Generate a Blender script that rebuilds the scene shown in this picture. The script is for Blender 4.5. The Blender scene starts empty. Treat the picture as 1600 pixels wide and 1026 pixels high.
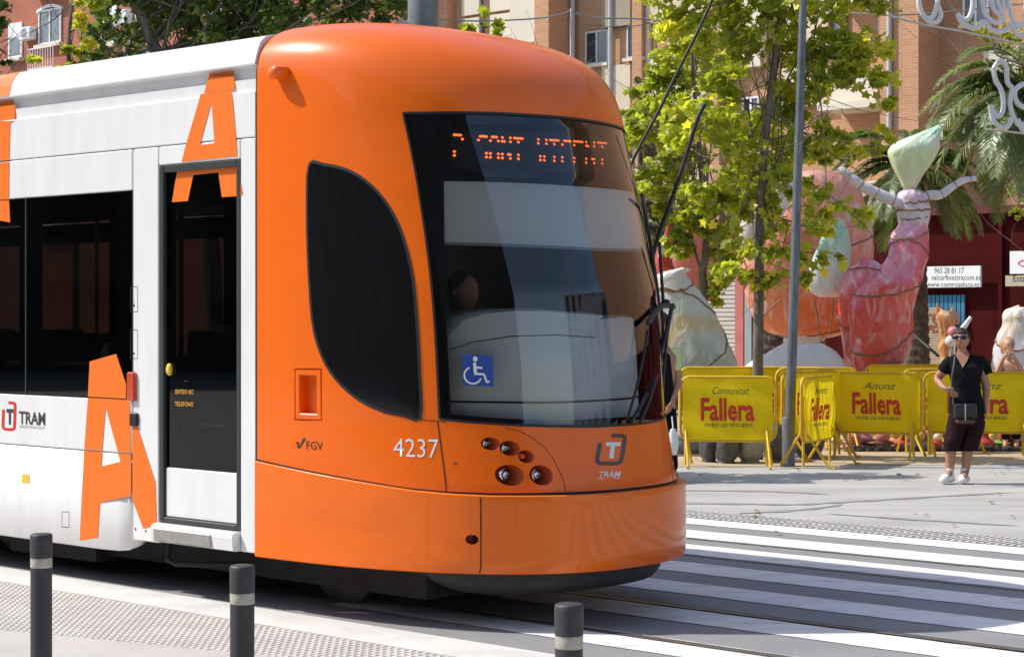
import bpy, math, random
import numpy as np
from mathutils import Vector, Matrix, noise
from mathutils.geometry import delaunay_2d_cdt
random.seed(7)
SC = bpy.context.scene
COL = SC.collection
# ------------------------------------------------------------------ camera
CAM_H = 1.75; FPX = 3000.0; HOR = 490.0
cd = bpy.data.cameras.new('camera'); cam = bpy.data.objects.new('camera', cd); COL.objects.link(cam)
cam.location = (0, 0, CAM_H); cam.rotation_euler = (math.radians(90), 0, 0)
cd.sensor_width = 36.0; cd.lens = 36.0 * FPX / 1600.0; cd.shift_y = -23.0 / 1600.0
cd.clip_start = 0.1; cd.clip_end = 2000
SC.camera = cam
# ------------------------------------------------------------------ light
L_DIR = Vector((0.883, -0.100, -1.0)).normalized()
w = bpy.data.worlds.new('World'); SC.world = w; w.use_nodes = True
nt = w.node_tree; nt.nodes.clear()
so = nt.nodes.new('ShaderNodeOutputWorld'); bg = nt.nodes.new('ShaderNodeBackground'); sk = nt.nodes.new('ShaderNodeTexSky')
sk.sky_type = 'NISHITA'; sk.sun_disc = False
sk.sun_elevation = math.asin(-L_DIR.z); sk.sun_rotation = math.radians(276.5)
sk.air_density = 1.0; sk.dust_density = 1.2; sk.ozone_density = 1.0
bg.inputs['Strength'].default_value = 0.15
nt.links.new(sk.outputs[0], bg.inputs[0]); nt.links.new(bg.outputs[0], so.inputs[0])
sd = bpy.data.lights.new('sun', 'SUN'); sd.energy = 3.5; sd.angle = math.radians(0.55); sd.color = (1.0, 0.955, 0.88)
sun = bpy.data.objects.new('sun', sd); COL.objects.link(sun); sun.rotation_euler = L_DIR.to_track_quat('-Z', 'Y').to_euler()
sun.location = (-20, 2, 25)
SC.view_settings.view_transform = 'Standard'; SC.view_settings.look = 'None'
SC.view_settings.exposure = 0.53; SC.view_settings.gamma = 1.0; SC.view_settings.use_curve_mapping = False
SC.render.engine = 'CYCLES'

# ------------------------------------------------------------------ helpers: coordinates
TH = math.atan(1.1)
UX, UY = math.sin(TH), -math.cos(TH)      # along the track, towards the camera and to the right
NX, NY = math.cos(TH), math.sin(TH)       # across the track, away from the camera
P0 = (-1.509, 11.32)
ROTZ = math.atan2(UY, UX)
def T(a, b, z=0.0):
    return (P0[0] + a*UX + b*NX, P0[1] + a*UY + b*NY, z)
def at(x, y, Y):
    return Vector(((x-800)*Y/FPX, Y, CAM_H-(y-HOR)*Y/FPX))
def sidept(x, y, b=0.0):                  # point of a picture feature on a plane parallel to the track
    r = (x-800)/FPX
    x0 = P0[0]+b*NX; y0 = P0[1]+b*NY
    a = (r*y0-x0)/(UX-r*UY); Y = y0+a*UY
    return a, CAM_H-(y-HOR)*Y/FPX
def project(p):
    X = P0[0]+p[0]*UX+p[1]*NX; Y = P0[1]+p[0]*UY+p[1]*NY
    return 800+FPX*X/Y, HOR-FPX*(p[2]-CAM_H)/Y
# ------------------------------------------------------------------ helpers: materials
MATS = {}
def nd(nt, t, **k):
    n = nt.nodes.new(t)
    for a, v in k.items(): setattr(n, a, v)
    return n
def mat(name, col, rough=0.6, metal=0.0, coat=0.0, var=0.0, vscale=3.0, bump=0.0, bscale=40.0, spec=0.5, col2=None,
        trans=0.0, emit=None, estr=1.0, alpha=None, stretch=None, attr=False, detail=4.0, sheen=0, varlo=.35, varhi=.65):
    if name in MATS: return MATS[name]
    m = bpy.data.materials.new(name); m.use_nodes = True; MATS[name] = m
    t = m.node_tree; b = t.nodes['Principled BSDF']
    b.inputs['Base Color'].default_value = (*col, 1); b.inputs['Roughness'].default_value = rough
    b.inputs['Metallic'].default_value = metal; b.inputs['Coat Weight'].default_value = coat; b.inputs['Coat Roughness'].default_value = 0.06
    b.inputs['Specular IOR Level'].default_value = spec
    if emit: b.inputs['Emission Color'].default_value = (*emit, 1); b.inputs['Emission Strength'].default_value = estr
    if alpha is not None: b.inputs['Alpha'].default_value = alpha
    tc = nd(t, 'ShaderNodeTexCoord'); mp = nd(t, 'ShaderNodeMapping'); t.links.new(tc.outputs['Object'], mp.inputs[0])
    if stretch: mp.inputs['Scale'].default_value = stretch
    if var > 0 or col2:
        n = nd(t, 'ShaderNodeTexNoise'); n.inputs['Scale'].default_value = vscale; n.inputs['Detail'].default_value = detail; n.inputs['Roughness'].default_value = .6
        t.links.new(mp.outputs[0], n.inputs['Vector'])
        mr = nd(t, 'ShaderNodeMapRange'); mr.inputs[1].default_value = varlo; mr.inputs[2].default_value = varhi
        t.links.new(n.outputs[0], mr.inputs[0])
        mx = nd(t, 'ShaderNodeMix', data_type='RGBA')
        c2 = col2 or tuple(max(0, c*(1-var)) for c in col)
        mx.inputs[6].default_value = (*col, 1); mx.inputs[7].default_value = (*c2, 1)
        t.links.new(mr.outputs[0], mx.inputs[0]); t.links.new(mx.outputs[2], b.inputs['Base Color'])
        r2 = nd(t, 'ShaderNodeMapRange'); r2.inputs[3].default_value = max(.02, rough-.06); r2.inputs[4].default_value = min(1, rough+.08)
        t.links.new(n.outputs[0], r2.inputs[0]); t.links.new(r2.outputs[0], b.inputs['Roughness'])
    if bump > 0:
        n2 = nd(t, 'ShaderNodeTexNoise'); n2.inputs['Scale'].default_value = bscale; n2.inputs['Detail'].default_value = 5
        t.links.new(mp.outputs[0], n2.inputs['Vector'])
        bp = nd(t, 'ShaderNodeBump'); bp.inputs['Strength'].default_value = bump; bp.inputs['Distance'].default_value = .02
        t.links.new(n2.outputs[0], bp.inputs['Height']); t.links.new(bp.outputs[0], b.inputs['Normal'])
    if trans: b.inputs['Transmission Weight'].default_value = trans
    return m
def glass(name, tint, rough=0.03, ior=1.5, gain=1.0):
    m = bpy.data.materials.new(name); m.use_nodes = True; t = m.node_tree; t.nodes.clear(); MATS[name] = m
    o = nd(t, 'ShaderNodeOutputMaterial'); tr = nd(t, 'ShaderNodeBsdfTransparent'); gl = nd(t, 'ShaderNodeBsdfGlossy')
    tr.inputs[0].default_value = (*tint, 1); gl.inputs['Roughness'].default_value = rough
    fr = nd(t, 'ShaderNodeFresnel'); fr.inputs[0].default_value = ior; mu = nd(t, 'ShaderNodeMath', operation='MULTIPLY'); mu.inputs[1].default_value = gain; mu.use_clamp = True
    t.links.new(fr.outputs[0], mu.inputs[0])
    mx = nd(t, 'ShaderNodeMixShader'); t.links.new(mu.outputs[0], mx.inputs[0]); t.links.new(tr.outputs[0], mx.inputs[1]); t.links.new(gl.outputs[0], mx.inputs[2]); t.links.new(mx.outputs[0], o.inputs[0])
    return m
def leafmat(name, ca, cb, cc, tr=0.35):
    m = bpy.data.materials.new(name); m.use_nodes = True; t = m.node_tree; t.nodes.clear(); MATS[name] = m
    o = nd(t, 'ShaderNodeOutputMaterial'); at_ = nd(t, 'ShaderNodeAttribute', attribute_name='var')
    cr = nd(t, 'ShaderNodeValToRGB'); e = cr.color_ramp.elements
    e[0].position = 0; e[0].color = (*ca, 1); e[1].position = .75; e[1].color = (*cb, 1); x = e.new(1.0); x.color = (*cc, 1)
    t.links.new(at_.outputs['Fac'], cr.inputs[0])
    d = nd(t, 'ShaderNodeBsdfPrincipled'); d.inputs['Roughness'].default_value = .36; t.links.new(cr.outputs[0], d.inputs['Base Color'])
    tl = nd(t, 'ShaderNodeBsdfTranslucent'); g = nd(t, 'ShaderNodeMix', data_type='RGBA', blend_type='MULTIPLY'); g.inputs[0].default_value = 1
    g.inputs[7].default_value = (1.6, 1.7, .6, 1); t.links.new(cr.outputs[0], g.inputs[6]); t.links.new(g.outputs[2], tl.inputs[0])
    mx = nd(t, 'ShaderNodeMixShader'); mx.inputs[0].default_value = tr
    t.links.new(d.outputs[0], mx.inputs[1]); t.links.new(tl.outputs[0], mx.inputs[2]); t.links.new(mx.outputs[0], o.inputs[0])
    return m
def brickmat(name, c1, c2, mortar, sx=0.24, sz=0.068, rot=0.0):
    m = bpy.data.materials.new(name); m.use_nodes = True; t = m.node_tree; MATS[name] = m; b = t.nodes['Principled BSDF']
    b.inputs['Roughness'].default_value = .9
    tc = nd(t, 'ShaderNodeTexCoord'); sp = nd(t, 'ShaderNodeSeparateXYZ'); t.links.new(tc.outputs['Object'], sp.inputs[0])
    ad = nd(t, 'ShaderNodeMath', operation='ADD'); t.links.new(sp.outputs[0], ad.inputs[0]); t.links.new(sp.outputs[1], ad.inputs[1])
    cb = nd(t, 'ShaderNodeCombineXYZ'); t.links.new(ad.outputs[0], cb.inputs[0]); t.links.new(sp.outputs[2], cb.inputs[1])
    bk = nd(t, 'ShaderNodeTexBrick'); bk.inputs['Scale'].default_value = 1; bk.inputs['Brick Width'].default_value = sx; bk.inputs['Row Height'].default_value = sz
    bk.inputs['Mortar Size'].default_value = .010; bk.inputs['Color1'].default_value = (*c1, 1); bk.inputs['Color2'].default_value = (*c2, 1); bk.inputs['Mortar'].default_value = (*mortar, 1)
    t.links.new(cb.outputs[0], bk.inputs['Vector'])
    n = nd(t, 'ShaderNodeTexNoise'); n.inputs['Scale'].default_value = .6; n.inputs['Detail'].default_value = 5; t.links.new(tc.outputs['Object'], n.inputs['Vector'])
    mr = nd(t, 'ShaderNodeMapRange'); mr.inputs[3].default_value = .75; mr.inputs[4].default_value = 1.15; t.links.new(n.outputs[0], mr.inputs[0])
    mx = nd(t, 'ShaderNodeMix', data_type='RGBA', blend_type='MULTIPLY'); mx.inputs[0].default_value = 1
    t.links.new(bk.outputs[0], mx.inputs[6]); t.links.new(mr.outputs[0], mx.inputs[7]); t.links.new(mx.outputs[2], b.inputs['Base Color'])
    return m
ORANGE = mat('orange_paint', (0.88, 0.145, 0.002), .34, coat=.25, var=.08, vscale=1.5, spec=.35)
BUMPM = mat('orange_bumper_gloss', (0.88, 0.155, 0.001), .34, coat=.42, var=.10, vscale=2.2, spec=.3, stretch=(1, 1, 2), detail=8)
ORANGE_DK = mat('orange_cavity', (0.42, 0.05, 0.006), .5)
WHITE = mat('white_paint', (0.80, 0.80, 0.79), .35, coat=.35, var=.085, vscale=2.0, stretch=(3, 3, .6), detail=8)
DECAL = mat('orange_decal', (0.84, 0.17, 0.008), .45)
BLACK = mat('black_rubber', (0.012, 0.012, 0.012), .5)
GLOSSB = mat('black_glaze', (0.008, 0.008, 0.009), .07, spec=.5)
FRAME = mat('door_frame_grey', (0.035, 0.042, 0.04), .4)
SEAM = mat('seam_dark', (0.02, 0.015, 0.012), .8)
STEEL = mat('brushed_steel', (0.55, 0.54, 0.52), .38, metal=.85, var=.2, vscale=20)
CHROME = mat('lamp_chrome', (0.75, 0.75, 0.72), .12, metal=1)
LENS = glass('lamp_lens', (.9, .9, .88), .05, gain=1.3)
UNDER = mat('under_dark', (0.018, 0.017, 0.016), .85, var=.5, vscale=6)
BIB = mat('bib_grey', (0.035, 0.035, 0.036), .65, var=.4, vscale=5)
GREYP = mat('grey_plastic', (0.30, 0.31, 0.32), .55)
DASH = mat('dashboard_grey', (0.72, 0.74, 0.75), .6)
BLIND = mat('sun_blind', (0.80, 0.80, 0.77), .8)
INTER = mat('interior_grey', (0.10, 0.10, 0.10), .8)
SEATM = mat('seat_blue', (0.03, 0.05, 0.09), .8)
WSH = glass('windscreen_glass', (.84, .86, .86), .02, gain=1.9)
SGL = glass('tinted_glass', (.17, .17, .165), .02, gain=.9)
PRINT_D = mat('print_dark', (0.05, 0.05, 0.055), .5)
PRINT_R = mat('print_red', (0.62, 0.03, 0.02), .5)
PRINT_W = mat('print_white', (0.75, 0.75, 0.73), .5)
PRINT_B = mat('print_blue', (0.015, 0.07, 0.32), .4)
YEL = mat('yellow_plastic', (0.75, 0.55, 0.06), .35)
AMBER = mat('amber_lamp', (0.55, 0.06, 0.01), .2, coat=.6)
LED = mat('led_orange', (0.9, 0.15, 0.02), .5, emit=(1.0, 0.15, 0.02), estr=1.5)
LEDB = mat('led_board', (0.006, 0.006, 0.008), .5)
YBAR = mat('barrier_yellow', (0.70, 0.43, 0.02), .42, var=.15, vscale=8)
YBAN = mat('banner_yellow', (0.95, 0.72, 0.008), .6, spec=.2, var=.08, vscale=5)
def translucent(m, k, gainc):
    t = m.node_tree; o = [n for n in t.nodes if n.type == 'OUTPUT_MATERIAL'][0]; b = t.nodes['Principled BSDF']
    tl = nd(t, 'ShaderNodeBsdfTranslucent'); tl.inputs[0].default_value = (*gainc, 1); mx = nd(t, 'ShaderNodeMixShader'); mx.inputs[0].default_value = k
    t.links.new(b.outputs[0], mx.inputs[1]); t.links.new(tl.outputs[0], mx.inputs[2]); t.links.new(mx.outputs[0], o.inputs[0])
translucent(YBAN, .35, (.98, .78, .02))
BANR = mat('banner_red', (0.62, 0.045, 0.012), .5)
BANG = mat('banner_green', (0.09, 0.16, 0.03), .6)
SKIN = mat('skin_tan', (0.42, 0.20, 0.125), .5, var=.12, vscale=9)
SKIN2 = mat('skin_light', (0.55, 0.30, 0.20), .5, var=.12, vscale=9)
CL_BLACK = mat('cloth_black', (0.007, 0.007, 0.008), .9, bump=.8, bscale=14, spec=.15)
CL_PLUM = mat('cloth_plum', (0.022, 0.008, 0.011), .9, bump=.8, bscale=14, spec=.15)
CL_WHITE = mat('cloth_white', (0.75, 0.74, 0.74), .8, bump=.3, bscale=20)
CL_LIME = mat('cloth_lime', (0.52, 0.66, 0.28), .8, bump=.3, bscale=20)
HAIRD = mat('hair_dark', (0.014, 0.009, 0.007), .55, bump=.6, bscale=60)
HAIRB = mat('hair_blond', (0.50, 0.30, 0.13), .55, bump=.6, bscale=60)
# ------------------------------------------------------------------ helpers: meshes
class MB:
    def __init__(s): s.v = []; s.f = []; s.mi = []; s.m = 0; s.sm = []
    def add(s, vs, fs, smooth=False):
        o = len(s.v); s.v += [tuple(v) for v in vs]
        for f in fs: s.f.append([i+o for i in f]); s.mi.append(s.m); s.sm.append(smooth)
    def box(s, x0, x1, y0, y1, z0, z1, M=None):
        vs = [Vector((x, y, z)) for z in (z0, z1) for y in (y0, y1) for x in (x0, x1)]
        if M: vs = [M @ v for v in vs]
        s.add(vs, [(0,2,3,1),(4,5,7,6),(0,1,5,4),(2,6,7,3),(0,4,6,2),(1,3,7,5)])
    def bbox(s, x0, x1, y0, y1, z0, z1, r=.01, M=None):     # box with bevelled vertical and horizontal edges
        vs = []
        for z, i in ((z0, r), (z0+r, 0), (z1-r, 0), (z1, r)):
            for (x, y) in ((x0+r+i,y0+i),(x1-r-i,y0+i),(x1-i,y0+r+i),(x1-i,y1-r-i),(x1-r-i,y1-i),(x0+r+i,y1-i),(x0+i,y1-r-i),(x0+i,y0+r+i)):
                vs.append(Vector((x, y, z)))
        if M: vs = [M @ v for v in vs]
        fs = [tuple(range(7,-1,-1)), tuple(24+i for i in range(8))]
        for k in range(3):
            for i in range(8): j = (i+1) % 8; fs.append((k*8+i, k*8+j, k*8+8+j, k*8+8+i))
        s.add(vs, fs)
    def ring(s, rings, caps=True, smooth=True, closed=True):
        n = len(rings[0]); vs = [p for r in rings for p in r]; fs = []
        for k in range(len(rings)-1):
            for i in range(n if closed else n-1):
                j = (i+1) % n; fs.append((k*n+i, k*n+j, (k+1)*n+j, (k+1)*n+i))
        s.add(vs, fs, smooth)
        if caps and closed:
            s.add(rings[0], [tuple(range(n-1,-1,-1))], False); s.add(rings[-1], [tuple(range(n))], False)
    def tube(s, pts, r, n=8, caps=True, smooth=True):
        pts = [Vector(p) for p in pts]; rs = r if isinstance(r, (list, tuple)) else [r]*len(pts)
        up = None; rings = []
        for i, p in enumerate(pts):
            d = (pts[min(i+1, len(pts)-1)]-pts[max(i-1, 0)]).normalized()
            if up is None:
                up = d.cross(Vector((0,0,1)));
                if up.length < .05: up = d.cross(Vector((1,0,0)))
                up.normalize()
            up = (up-d*up.dot(d)).normalized(); v = d.cross(up)
            rings.append([p+(up*math.cos(2*math.pi*k/n)+v*math.sin(2*math.pi*k/n))*rs[i] for k in range(n)])
        s.ring(rings, caps, smooth)
    def lathe(s, prof, n=24, c=(0,0,0), M=None, caps=True):
        rings = []
        for r, z in prof:
            rg = [Vector((r*math.cos(2*math.pi*k/n), r*math.sin(2*math.pi*k/n), z)) for k in range(n)]
            rg = [(M @ v) if M else v for v in rg]; rings.append([v+Vector(c) for v in rg])
        s.ring(rings, caps)
    def ell(s, c, r, n=12, m=8, M=None, jit=0.0):
        c = Vector(c); rings = []
        for i in range(1, m):
            ph = math.pi*i/m; rg = []
            for k in range(n):
                q = 2*math.pi*k/n; v = Vector((r[0]*math.sin(ph)*math.cos(q), r[1]*math.sin(ph)*math.sin(q), -r[2]*math.cos(ph)))
                if jit: v *= 1+jit*noise.noise(v*3/max(r)+c)
                rg.append(c+((M @ v) if M else v))
            rings.append(rg)
        s.ring(rings, True)
    def prism(s, poly, y0, y1, axis='y'):                   # polygon (x,z) extruded along y
        n = len(poly); vs = [(p[0], y0, p[1]) for p in poly]+[(p[0], y1, p[1]) for p in poly]
        s.add(vs, [tuple(range(n)), tuple(range(2*n-1, n-1, -1))]+[(i, i+n, (i+1)%n+n, (i+1)%n) for i in range(n)])
    def build(s, name, mats, parent=None, loc=None):
        me = bpy.data.meshes.new(name); me.from_pydata(s.v, [], s.f); me.update()
        if not isinstance(mats, (list, tuple)): mats = [mats]
        for m in mats: me.materials.append(m)
        me.polygons.foreach_set('material_index', s.mi); me.polygons.foreach_set('use_smooth', s.sm)
        o = bpy.data.objects.new(name, me); COL.objects.link(o)
        if parent: o.parent = parent
        if loc: o.location = loc
        return o
def tag(o, label=None, cat=None, group=None, kind=None):
    if label: o['label'] = label
    if cat: o['category'] = cat
    if group: o['group'] = group
    if kind: o['kind'] = kind
    return o
def thing(name, label, cat, loc=(0,0,0), rz=0.0, group=None):
    o = bpy.data.objects.new(name, None); COL.objects.link(o); o.empty_display_size = .2
    o.location = loc; o.rotation_euler = (0, 0, rz); return tag(o, label, cat, group)
def copy_tree(o, parent=None):
    c = o.copy(); COL.objects.link(c)
    if parent: c.parent = parent
    for ch in list(o.children): copy_tree(ch, c)
    return c
def textmesh(txt, size=1.0, bold=0.0, shear=0.0, spacing=1.0, res=2):
    cu = bpy.data.curves.new('t', 'FONT'); cu.body = txt; cu.size = size; cu.offset = bold; cu.shear = shear; cu.space_character = spacing
    cu.align_x = 'CENTER'; cu.align_y = 'CENTER'; cu.resolution_u = res
    o = bpy.data.objects.new('t', cu); COL.objects.link(o); bpy.context.view_layer.update()
    me = o.evaluated_get(bpy.context.evaluated_depsgraph_get()).to_mesh()
    vs = [tuple(v.co) for v in me.vertices]; fs = [tuple(p.vertices) for p in me.polygons]
    bpy.data.objects.remove(o); bpy.data.curves.remove(cu)
    return vs, fs
def fit(vs, x0, x1, y0, y1):
    xs = [v[0] for v in vs]; ys = [v[1] for v in vs]; a, b, c, d = min(xs), max(xs), min(ys), max(ys)
    return [(x0+(v[0]-a)/(b-a)*(x1-x0), y0+(v[1]-c)/(d-c)*(y1-y0)) for v in vs]
def inpoly(px, py, poly):
    r = np.zeros(len(px), bool); n = len(poly)
    for i in range(n):
        x1, y1 = poly[i]; x2, y2 = poly[(i+1) % n]
        if y1 == y2: continue
        r ^= ((y1 > py) != (y2 > py)) & (px < (x2-x1)*(py-y1)/(y2-y1)+x1)
    return r
def resample(poly, step, closed=True):
    out = []; n = len(poly)
    for i in range(n if closed else n-1):
        p, q = poly[i], poly[(i+1) % n]; d = math.hypot(q[0]-p[0], q[1]-p[1]); k = max(1, int(math.ceil(d/step)))
        for j in range(k): out.append((p[0]+(q[0]-p[0])*j/k, p[1]+(q[1]-p[1])*j/k))
    if not closed: out.append(poly[-1])
    return out
def smoothpoly(pts, k=4, closed=True):                      # Catmull-Rom
    n = len(pts); out = []
    for i in range(n if closed else n-1):
        p = [pts[(i+j) % n] if closed else pts[min(max(i+j, 0), n-1)] for j in (-1, 0, 1, 2)]
        for q in range(k):
            t = q/k; t2 = t*t; t3 = t2*t
            out.append(tuple(.5*((2*p[1][c])+(-p[0][c]+p[2][c])*t+(2*p[0][c]-5*p[1][c]+4*p[2][c]-p[3][c])*t2+(-p[0][c]+3*p[1][c]-3*p[2][c]+p[3][c])*t3) for c in range(len(pts[0]))))
    if not closed: out.append(tuple(pts[-1]))
    return out
# ------------------------------------------------------------------ tram nose surface
MEXP = 2.4
_th = np.linspace(0, math.pi, 2001)
def _plan(th, A, W):
    c = np.cos(th); sn = np.abs(np.sin(th))
    return A*sn**(2/MEXP), 1.2-W*np.sign(c)*np.abs(c)**(2/MEXP)
_a, _b = _plan(_th, 1.79, 1.2)
_arc = np.concatenate([[0], np.cumsum(np.hypot(np.diff(_a), np.diff(_b)))]); LEN = float(_arc[-1])
VT = 3.86
def vz(v): return v if v <= 2.85 else 2.85+.67*math.sin(min(1.0, (v-2.85)/1.0)*math.pi/2)
def prof(v, bumper=False):
    z = vz(v)
    A = float(np.interp(z, [.1, .5, .8, 1.14, 1.5, 1.9, 2.2, 2.5, 2.85], [1.90, 1.90, 1.885, 1.795, 1.775, 1.725, 1.645, 1.56, 1.44]))
    if bumper: A = float(np.interp(z, [.30, .36, .7, .85], [1.93, 1.955, 1.955, 1.94]))
    W = 1.2
    if z > 2.85:
        h = min(1.0, (z-2.85)/.67); A = (1.44-(z-2.85)*.25)*max(0, 1-h**2.6)**(1/2.6)
        hw = min(1.0, max(0.0, (z-3.08)/.44)); W = 1.2*max(0, 1-hw**3.4)**(1/3.4)
    return z, A, W
def surf0(s, v, bumper=False):
    z, A, W = prof(v, bumper); th = float(np.interp(s, _arc, _th)); c = math.cos(th); sn = abs(math.sin(th))
    return Vector((A*sn**(2/MEXP), 1.2-W*math.copysign(abs(c)**(2/MEXP), c), z))
def surfn(s, v, bumper=False):
    e = .004; s0, s1 = max(0, s-e), min(LEN, s+e); v0, v1 = max(.1, v-e), min(VT-.02, v+e)
    n = (surf0(s1, v, bumper)-surf0(s0, v, bumper)).cross(surf0(s, v1, bumper)-surf0(s, v0, bumper))
    return n.normalized() if n.length > 1e-9 else Vector((0, 0, 1))
def surf(s, v, off=0.0, bumper=False):
    p = surf0(s, v, bumper)
    return p+surfn(s, v, bumper)*off if off else p
_gs = np.linspace(.02, LEN*.72, 90); _gv = np.linspace(.3, VT-.06, 90)
_G = [(s, v, *project(surf0(s, v))) for s in _gs for v in _gv]; _GA = np.array(_G)
def px2s(x, y, bumper=False, off=0.0):
    i = int(np.argmin((_GA[:, 2]-x)**2+(_GA[:, 3]-y)**2)); s, v = _GA[i, 0], _GA[i, 1]
    for _ in range(7):
        q = project(surf(s, v, off, bumper)); e = .003
        qs = project(surf(s+e, v, off, bumper)); qv = project(surf(s, v+e, off, bumper))
        a, b_, c, d = (qs[0]-q[0])/e, (qv[0]-q[0])/e, (qs[1]-q[1])/e, (qv[1]-q[1])/e; det = a*d-b_*c
        if abs(det) < 1e-3: break
        dx, dy = x-q[0], y-q[1]; s += max(-.1, min(.1, (d*dx-b_*dy)/det)); v += max(-.1, min(.1, (-c*dx+a*dy)/det))
        s = max(0, min(LEN*.85, s))
    return (s, v)
def patch(name, outer, holes, mtl, parent, step=.05, off=0.0, bumper=False, fn=None):
    outer = resample(outer, step); holes = [resample(h, step*.6) for h in holes]
    pts = []; ed = []
    for lp in [outer]+holes:
        o = len(pts); n = len(lp); pts += lp; ed += [(o+i, o+(i+1) % n) for i in range(n)]
    xs = [p[0] for p in outer]; ys = [p[1] for p in outer]
    gx, gy = np.meshgrid(np.arange(min(xs)+step/2, max(xs), step), np.arange(min(ys)+step/2, max(ys), step)); gx = gx.ravel(); gy = gy.ravel()
    ok = inpoly(gx, gy, outer)
    for h in holes: ok &= ~inpoly(gx, gy, h)
    gx = gx[ok]; gy = gy[ok]
    bp = np.array(pts)
    if len(gx):
        dmin = np.min((gx[:, None]-bp[None, :, 0])**2+(gy[:, None]-bp[None, :, 1])**2, axis=1); k = dmin > (step*.35)**2; gx = gx[k]; gy = gy[k]
    pts += list(zip(gx.tolist(), gy.tolist()))
    r = delaunay_2d_cdt([Vector(p) for p in pts], ed, [], 0, 1e-6)
    vs, fs = r[0], r[2]
    if len(fs) == 0: return None
    cx = np.array([sum(vs[i].x for i in f)/3 for f in fs]); cy = np.array([sum(vs[i].y for i in f)/3 for f in fs])
    ok = inpoly(cx, cy, outer)
    for h in holes: ok &= ~inpoly(cx, cy, h)
    fs = [list(f) for f, g in zip(fs, ok) if g]
    V = [surf(p.x, p.y, off, bumper) for p in vs]; Nn = [surfn(p.x, p.y, bumper) for p in vs]
    me = bpy.data.meshes.new(name)
    # orient outwards
    out = []
    for f in fs:
        a, b_, c = (V[i] for i in f)
        out.append(f if (b_-a).cross(c-a).dot(Nn[f[0]]) >= 0 else f[::-1])
    me.from_pydata([tuple(v) for v in V], [], out); me.update(); me.materials.append(mtl)
    me.polygons.foreach_set('use_smooth', [True]*len(me.polygons)); me.normals_split_custom_set_from_vertices([tuple(n) for n in Nn])
    o = bpy.data.objects.new(name, me); COL.objects.link(o); o.parent = parent
    return o
def ribbon(mb, pts, w, off=.0015, bumper=False):            # narrow strip draped along (s,v) points
    pts = resample(pts, .04, False); L = []; R = []
    for i, p in enumerate(pts):
        q0 = pts[max(0, i-1)]; q1 = pts[min(len(pts)-1, i+1)]; dx, dy = q1[0]-q0[0], q1[1]-q0[1]; l = math.hypot(dx, dy) or 1; nx_, ny_ = -dy/l*w/2, dx/l*w/2
        L.append(surf(p[0]+nx_, p[1]+ny_, off, bumper)); R.append(surf(p[0]-nx_, p[1]-ny_, off, bumper))
    n = len(L); mb.add(L+R, [(i, i+1, n+i+1, n+i) for i in range(n-1)], True)
def drape_px(mb, vs, fs, off=.002, bumper=False):           # flat print given in picture coordinates, laid on the nose
    mb.add([surf(*px2s(x, y, bumper), off, bumper) for x, y in vs], fs, True)
def side_px(mb, polys, b=-.003):
    for poly in polys:
        vs = [sidept(x, y, b) for x, y in poly]; mb.add([(a, b, z) for a, z in vs], [tuple(range(len(vs)))])

# ================================================================== GROUND
ASPH = mat('asphalt', (0.265, 0.265, 0.265), .85, var=.24, vscale=1.3, bump=.35, bscale=60, detail=12, varlo=.3, varhi=.75)
CONC = mat('plaza_concrete', (0.44, 0.43, 0.405), .85, var=.24, vscale=1.1, bump=.2, bscale=50, detail=12, stretch=(.5, 1.6, 1))
CONC2 = mat('smooth_concrete', (0.47, 0.45, 0.42), .8, var=.14, vscale=1.6, bump=.15, bscale=40, detail=8)
TACT = mat('tactile_tile', (0.55, 0.52, 0.48), .8, var=.15, vscale=3)
TGAP = mat('tactile_joint', (0.40, 0.37, 0.33), .9, var=.2, vscale=3)
PAINT = mat('road_paint', (0.76, 0.75, 0.72), .7, var=.0, col2=(.50, .49, .475), vscale=5, bump=.25, bscale=60, detail=12, varlo=.50, varhi=.72, stretch=(.55, 1.3, 1))
KERBM = mat('white_kerb', (0.66, 0.645, 0.61), .75, var=.2, vscale=2.5, bump=.2, bscale=50, detail=8)
SAND = mat('sandy_ground', (0.52, 0.40, 0.25), .95, var=.25, vscale=1.2, bump=.3, bscale=30, detail=8)
RAILM = mat('rail_steel', (0.24, 0.21, 0.18), .45, metal=.6, var=.3, vscale=10)
GROOVE = mat('rail_groove', (0.02, 0.018, 0.016), .9)
def sheet(name, quads, z, m, kind='structure', parent=None, fr=True):
    mb = MB()
    for q in quads: mb.add([(T(*p, z) if fr else (*p, z)) for p in q], [tuple(range(len(q)))])
    o = mb.build(name, m, parent)
    if kind: tag(o, kind=kind)
    return o
def rect(a0, a1, b0, b1): return [(a0, b0), (a1, b0), (a1, b1), (a0, b1)]
g = MB(); g.add([(-300, -150, 0), (300, -150, 0), (300, 500, 0), (-300, 500, 0)], [(0,1,2,3)]); tag(g.build('ground', ASPH), kind='structure')
sheet('plaza_pavement', [rect(-60, 60, 6.32, 37)], .004, CONC)
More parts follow.
